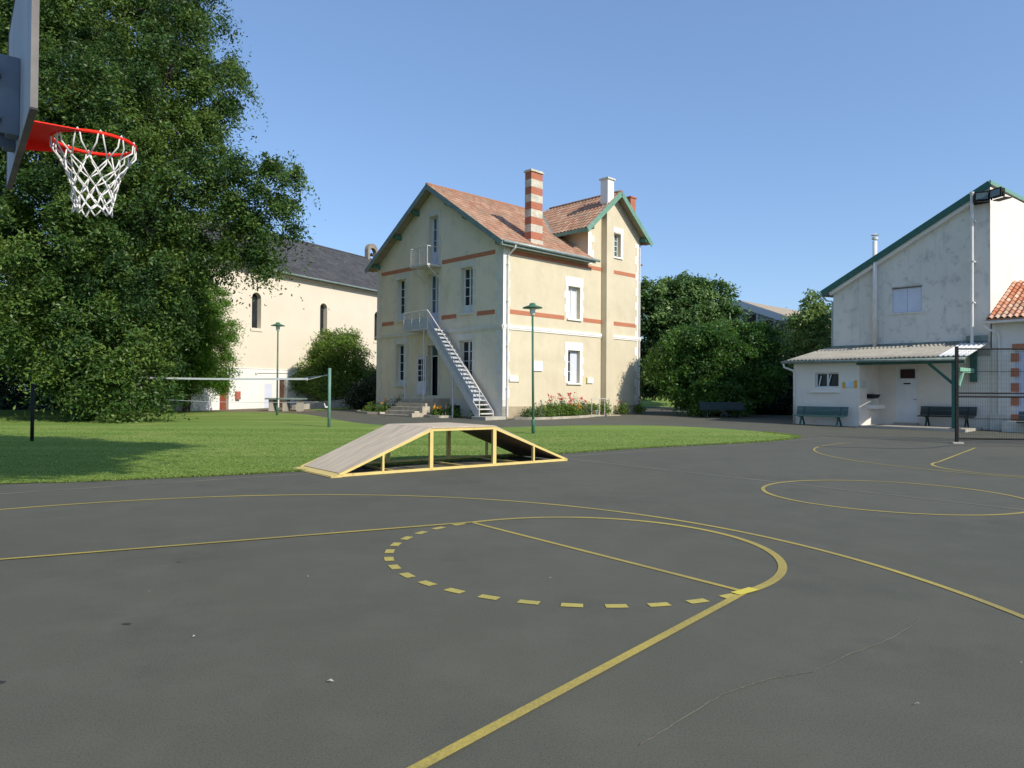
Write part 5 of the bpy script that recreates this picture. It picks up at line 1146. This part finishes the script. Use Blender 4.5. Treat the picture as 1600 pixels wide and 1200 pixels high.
# fence
fe = empty('ball_fence', (14.104, 22.80, .014), R(-7), 'tall black wire mesh fence panel at the right edge of the court', 'fence')
m = MB(); m.box(-.04, .04, -.04, .04, -.05, 3.08); m.build('post', 'black', fe)
m = MB(); m.box(2.96, 3.04, -.04, .04, -.05, 3.08); m.build('post', 'black', fe); m = MB(); m.box(5.96, 6.04, -.04, .04, -.05, 3.08); m.build('post', 'black', fe)
for z, r_ in ((3.0, .025), (2.28, .010), (1.60, .025), (1.49, .03), (.79, .012), (.16, .03)):
    m = MB(); m.tube([(.04, 0, z), (6, 0, z)], r_, 8); m.build('rail', 'black', fe)
m = MB()
for i in range(1, 85): m.box(i*.07-.0012, i*.07+.0012, -.002, .002, .16, 3.0)
for i in range(1, 20): m.box(.04, 6, -.0035, -.0012, .16+i*.145, .1625+i*.145)
m.build('wire_mesh', 'black', fe)
m = MB(); m.box(-.16, .16, -.13, .13, -.05, .05); m.build('concrete_foot', 'concrete', fe, bevel=.02)

# skate ramp
ra = empty('skate_ramp', (-3.12, 12.80, 0), A0, 'low skate ramp with grey plywood deck and yellow steel frame', 'skate ramp')
X1, X2, X3, HH, WW = 1.97, 3.50, 5.55, .82, 1.72
def slab(name, p, q, mt, t=.025, y0=-.02, y1=WW+.02, dz=0.):
    m = MB(); p = Vector((p[0], 0, p[1]+dz)); q = Vector((q[0], 0, q[1]+dz)); n = Vector((-(q-p).z, 0, (q-p).x)).normalized()*t
    m.prism([(p.x, y0, p.z), (q.x, y0, q.z), (q.x+n.x, y0, q.z+n.z), (p.x+n.x, y0, p.z+n.z)], (0, 0, 0), (0, 1, 0), y1-y0); return m.build(name, mt, ra)
slab('deck', (.10, .045), (X1, HH), 'rampwood')['label'] = 'sloping weathered grey plywood entry deck'
slab('deck', (X1, HH), (X2, HH), 'rampwood'); slab('deck', (X2, HH), (X3-.10, .045), 'rampwood')
slab('deck_underlay', (.12, .02), (X1, HH-.03), 'rampunder', .02, .05, WW-.05); slab('deck_underlay', (X2, HH-.03), (X3-.12, .02), 'rampunder', .02, .05, WW-.05); slab('deck_underlay', (X1, HH-.03), (X2, HH-.03), 'rampunder', .02, .05, WW-.05)
m = MB(); m.prism([(-.10, -.04, 0), (.13, -.04, .045), (.13, -.04, .062), (-.12, -.04, .012)], (0, 0, 0), (0, 1, 0), WW+.08); m.box(-.10, .10, -.04, WW+.04, .0, .03); m.build('toe_plate', 'rampyellow', ra)
for yy in (0, WW):
    m = MB(); m.beam((.05, yy, .03), (X3, yy, .03), .05, .05); m.build('base_rail', 'rampyellow', ra)
    m = MB(); m.beam((.05, yy, .035), (X1, yy, HH-.03), .05, .045); m.beam((X1, yy, HH-.03), (X2, yy, HH-.03), .05, .045); m.beam((X2, yy, HH-.03), (X3-.02, yy, .035), .05, .045); m.build('top_rail', 'rampyellow', ra)
    for x_, w_, h_ in ((X1, .075, HH-.03), (X2, .085, HH-.03), (X1*.47, .04, (HH-.03)*.47), (X2+(X3-X2)*.52, .04, (HH-.03)*.48)):
        m = MB(); m.box(x_-w_/2, x_+w_/2, yy-.03, yy+.03, .03, h_); m.build('upright', 'rampyellow', ra)
for x_ in (1.2, 2.8, 4.2): m = MB(); m.beam((x_, .02, .03), (x_, WW-.02, .03), .05, .04); m.build('cross_member', 'rampyellow', ra)

# ================================================================ BASKETBALL HOOP
hp = empty('basketball_hoop', (HP[0], HP[1], 0), A0, 'red basketball hoop with white net on a weathered grey board', 'basketball hoop')
BX = -.37
m = MB(); m.box(BX-.024, BX, -.90, .90, 2.90, 3.95); m.build('backboard', 'board', hp)
m = MB(); m.box(BX-.028, BX+.004, -.906, -.901, 2.895, 3.955); m.box(BX-.028, BX+.004, .901, .906, 2.895, 3.955); m.box(BX-.028, BX+.004, -.901, .901, 2.890, 2.899); m.box(BX-.028, BX+.004, -.901, .901, 3.951, 3.96); m.build('backboard_edge', 'boardedge', hp)
# rear steel brackets and mast (mast stands left of the frame)
for yy in (-.12, .16):
    m = MB(); m.box(BX-.085, BX-.026, yy-.05, yy+.05, 2.96, 3.40); m.box(BX-.12, BX-.085, yy-.05, yy-.038, 2.96, 3.40); m.build('rear_channel', 'galv', hp)
m = MB(); m.box(BX-.12, BX-.085, -.16, .20, 3.18, 3.28); m.box(BX-.11, BX-.085, -.16, .20, 3.03, 3.06); m.build('rear_channel', 'galv', hp)
for yy in (-.20, .20): m = MB(); m.beam((BX-.12, yy, 3.30), (-1.75, yy*.4, 3.05), .07, .07); m.beam((BX-.12, yy, 3.05), (-1.75, yy*.4, 2.35), .05, .05); m.build('support_arm', 'galv', hp)
m = MB(); m.tube([(-1.80, 0, -.1), (-1.80, 0, 3.2)], .09, 16); m.build('mast', 'galv', hp, smooth=True)
# rim
m = MB(); RR = .225; m.tube([(RR*math.cos(a), RR*math.sin(a), 3.05) for a in [2*PI*i/48 for i in range(48)]], .011, 8, closed=True); rim = m.build('rim', 'redpaint', hp, smooth=True)
m = MB(); n = 14; y0 = .205
arc_ = [(RR*math.cos(a), RR*math.sin(a)) for a in [PI*.56+(PI*.88)*i/n for i in range(n+1)]]
edge = [(BX+.005, y0-2*y0*i/n) for i in range(n+1)]
for i in range(n):
    a, b, c, d = edge[i], edge[i+1], arc_[i+1], arc_[i]
    vs = [(a[0], a[1], 3.046), (b[0], b[1], 3.046), (c[0], c[1], 3.046), (d[0], d[1], 3.046)]; m.prism(vs, (0, 0, 0), (0, 0, 1), .006)
m.build('rim_plate', 'redpaint', rim)
for s_ in (1,):
    c = arc_[0] if s_ > 0 else arc_[-1]
    m = MB(); m.prism([(BX+.005, s_*y0, 3.048), (c[0], c[1], 3.044), (c[0]-.06, c[1]+s_*.008, 3.025), (BX+.005, s_*y0, 2.985)], (0, -s_*.003, 0), (0, 1, 0), .005*s_); m.build('rim_flange', 'redpaint', rim)
m = MB(); m.box(BX+.001, BX+.008, -y0, y0, 2.985, 3.06); m.build('rim_backplate', 'redpaint', rim)
# net: 12 loops, diamond mesh
netm = MB(); K = 12; rnd = random.Random(4)
zs_ = [3.03, 2.925, 2.865, 2.81, 2.755, 2.70, 2.655, 2.615]; rs_ = [.225, .178, .152, .133, .119, .108, .102, .108]
def npnt(k, j, sg=0):
    a = 2*PI*(k+.5*(j % 2))/K; jit = rnd.uniform(-.010, .010)
    return (rs_[j]*math.cos(a)+jit, rs_[j]*math.sin(a)+rnd.uniform(-.010, .010), zs_[j]+rnd.uniform(-.012, .012))
NP = [[npnt(k, j) for k in range(K)] for j in range(len(zs_))]
for k in range(K):
    a = 2*PI*k/K; up = []
    c0 = Vector(NP[1][k-1] if False else NP[1][k]); c1 = Vector(NP[1][(k-1) % K])
    def rimp(da, z): return Vector(((RR+.004)*math.cos(a+da), (RR+.004)*math.sin(a+da), z))
    netm.tube([tuple(c1), tuple(rimp(-.09, 2.99)), tuple(rimp(-.05, 3.045)), tuple(rimp(0, 3.066)), tuple(rimp(.05, 3.045)), tuple(rimp(.09, 2.99)), tuple(c0)], .0048, 6)
for j in range(1, len(zs_)-1):
    for k in range(K):
        p = NP[j][k]
        # neighbours one row down: odd rows sit half a step ahead
        nb = (k, (k+1) % K) if j % 2 else (k, (k-1) % K)
        for q in nb:
            b = NP[j+1][q]; mid = tuple((p[i]+b[i])/2*(1.03 if i < 2 else 1) for i in range(3)); netm.tube([p, mid, b], .0046 if j < 4 else .0052, 5)
    for k in range(K): netm.lathe([(.004, -.008), (.008, 0), (.004, .008)], NP[j][k], 6)
netm.build('net', 'cord', hp, smooth=True)

# ---- small litter and stains on the court
def blot(name, x, y, r, label, mt, seed, z=.0045, asp=.6):
    rnd = random.Random(seed); bm = bmesh.new(); vs = []
    for i in range(18):
        a = 2*PI*i/18; q = r*rnd.uniform(.6, 1.2); vs.append(bm.verts.new((math.cos(a)*q, math.sin(a)*q*asp, 0)))
    bm.faces.new(vs); me = bpy.data.meshes.new(name); bm.to_mesh(me); bm.free(); me.materials.append(M[mt]); o = bpy.data.objects.new(name, me); COL.objects.link(o); o.location = (x, y, G(y)+z); return structure(o)
blot('oil_stain', -2.66, 3.75, .040, '', 'dirtstain', 1); blot('oil_stain', -2.5, 4.7, .03, '', 'dirtstain', 2); blot('oil_stain', -2.95, 6.4, .02, '', 'dirtstain', 3)
def leaf_bit(x, y, s_, rz_, label, mt):
    m = MB(); m.prism([(-s_, 0, .006), (0, -s_*.35, .010), (s_, 0, .006), (0, s_*.35, .014)], (0, 0, 0), (0, 0, 1), .003); o = m.build('litter_scrap', mt); o.location = (x, y, .003); o.rotation_euler = (0, 0, rz_); tag(o, label, 'litter', 'pale scraps on the asphalt'); return o
for i, (x, y, s_, lab) in enumerate([(-.94, 3.78, .018, 'largest pale scrap lying on the foreground asphalt'), (-1.95, 4.45, .010, 'pale scrap left of the key on the asphalt'), (-1.66, 5.9, .014, 'tiny pale scrap towards the dashed half circle'), (2.0, 3.55, .012, 'pale scrap near the right foreground seam'), (2.9, 4.1, .012, 'pale scrap at the far right of the foreground')]):
    leaf_bit(x, y, s_, i*1.1, lab, 'concrete')
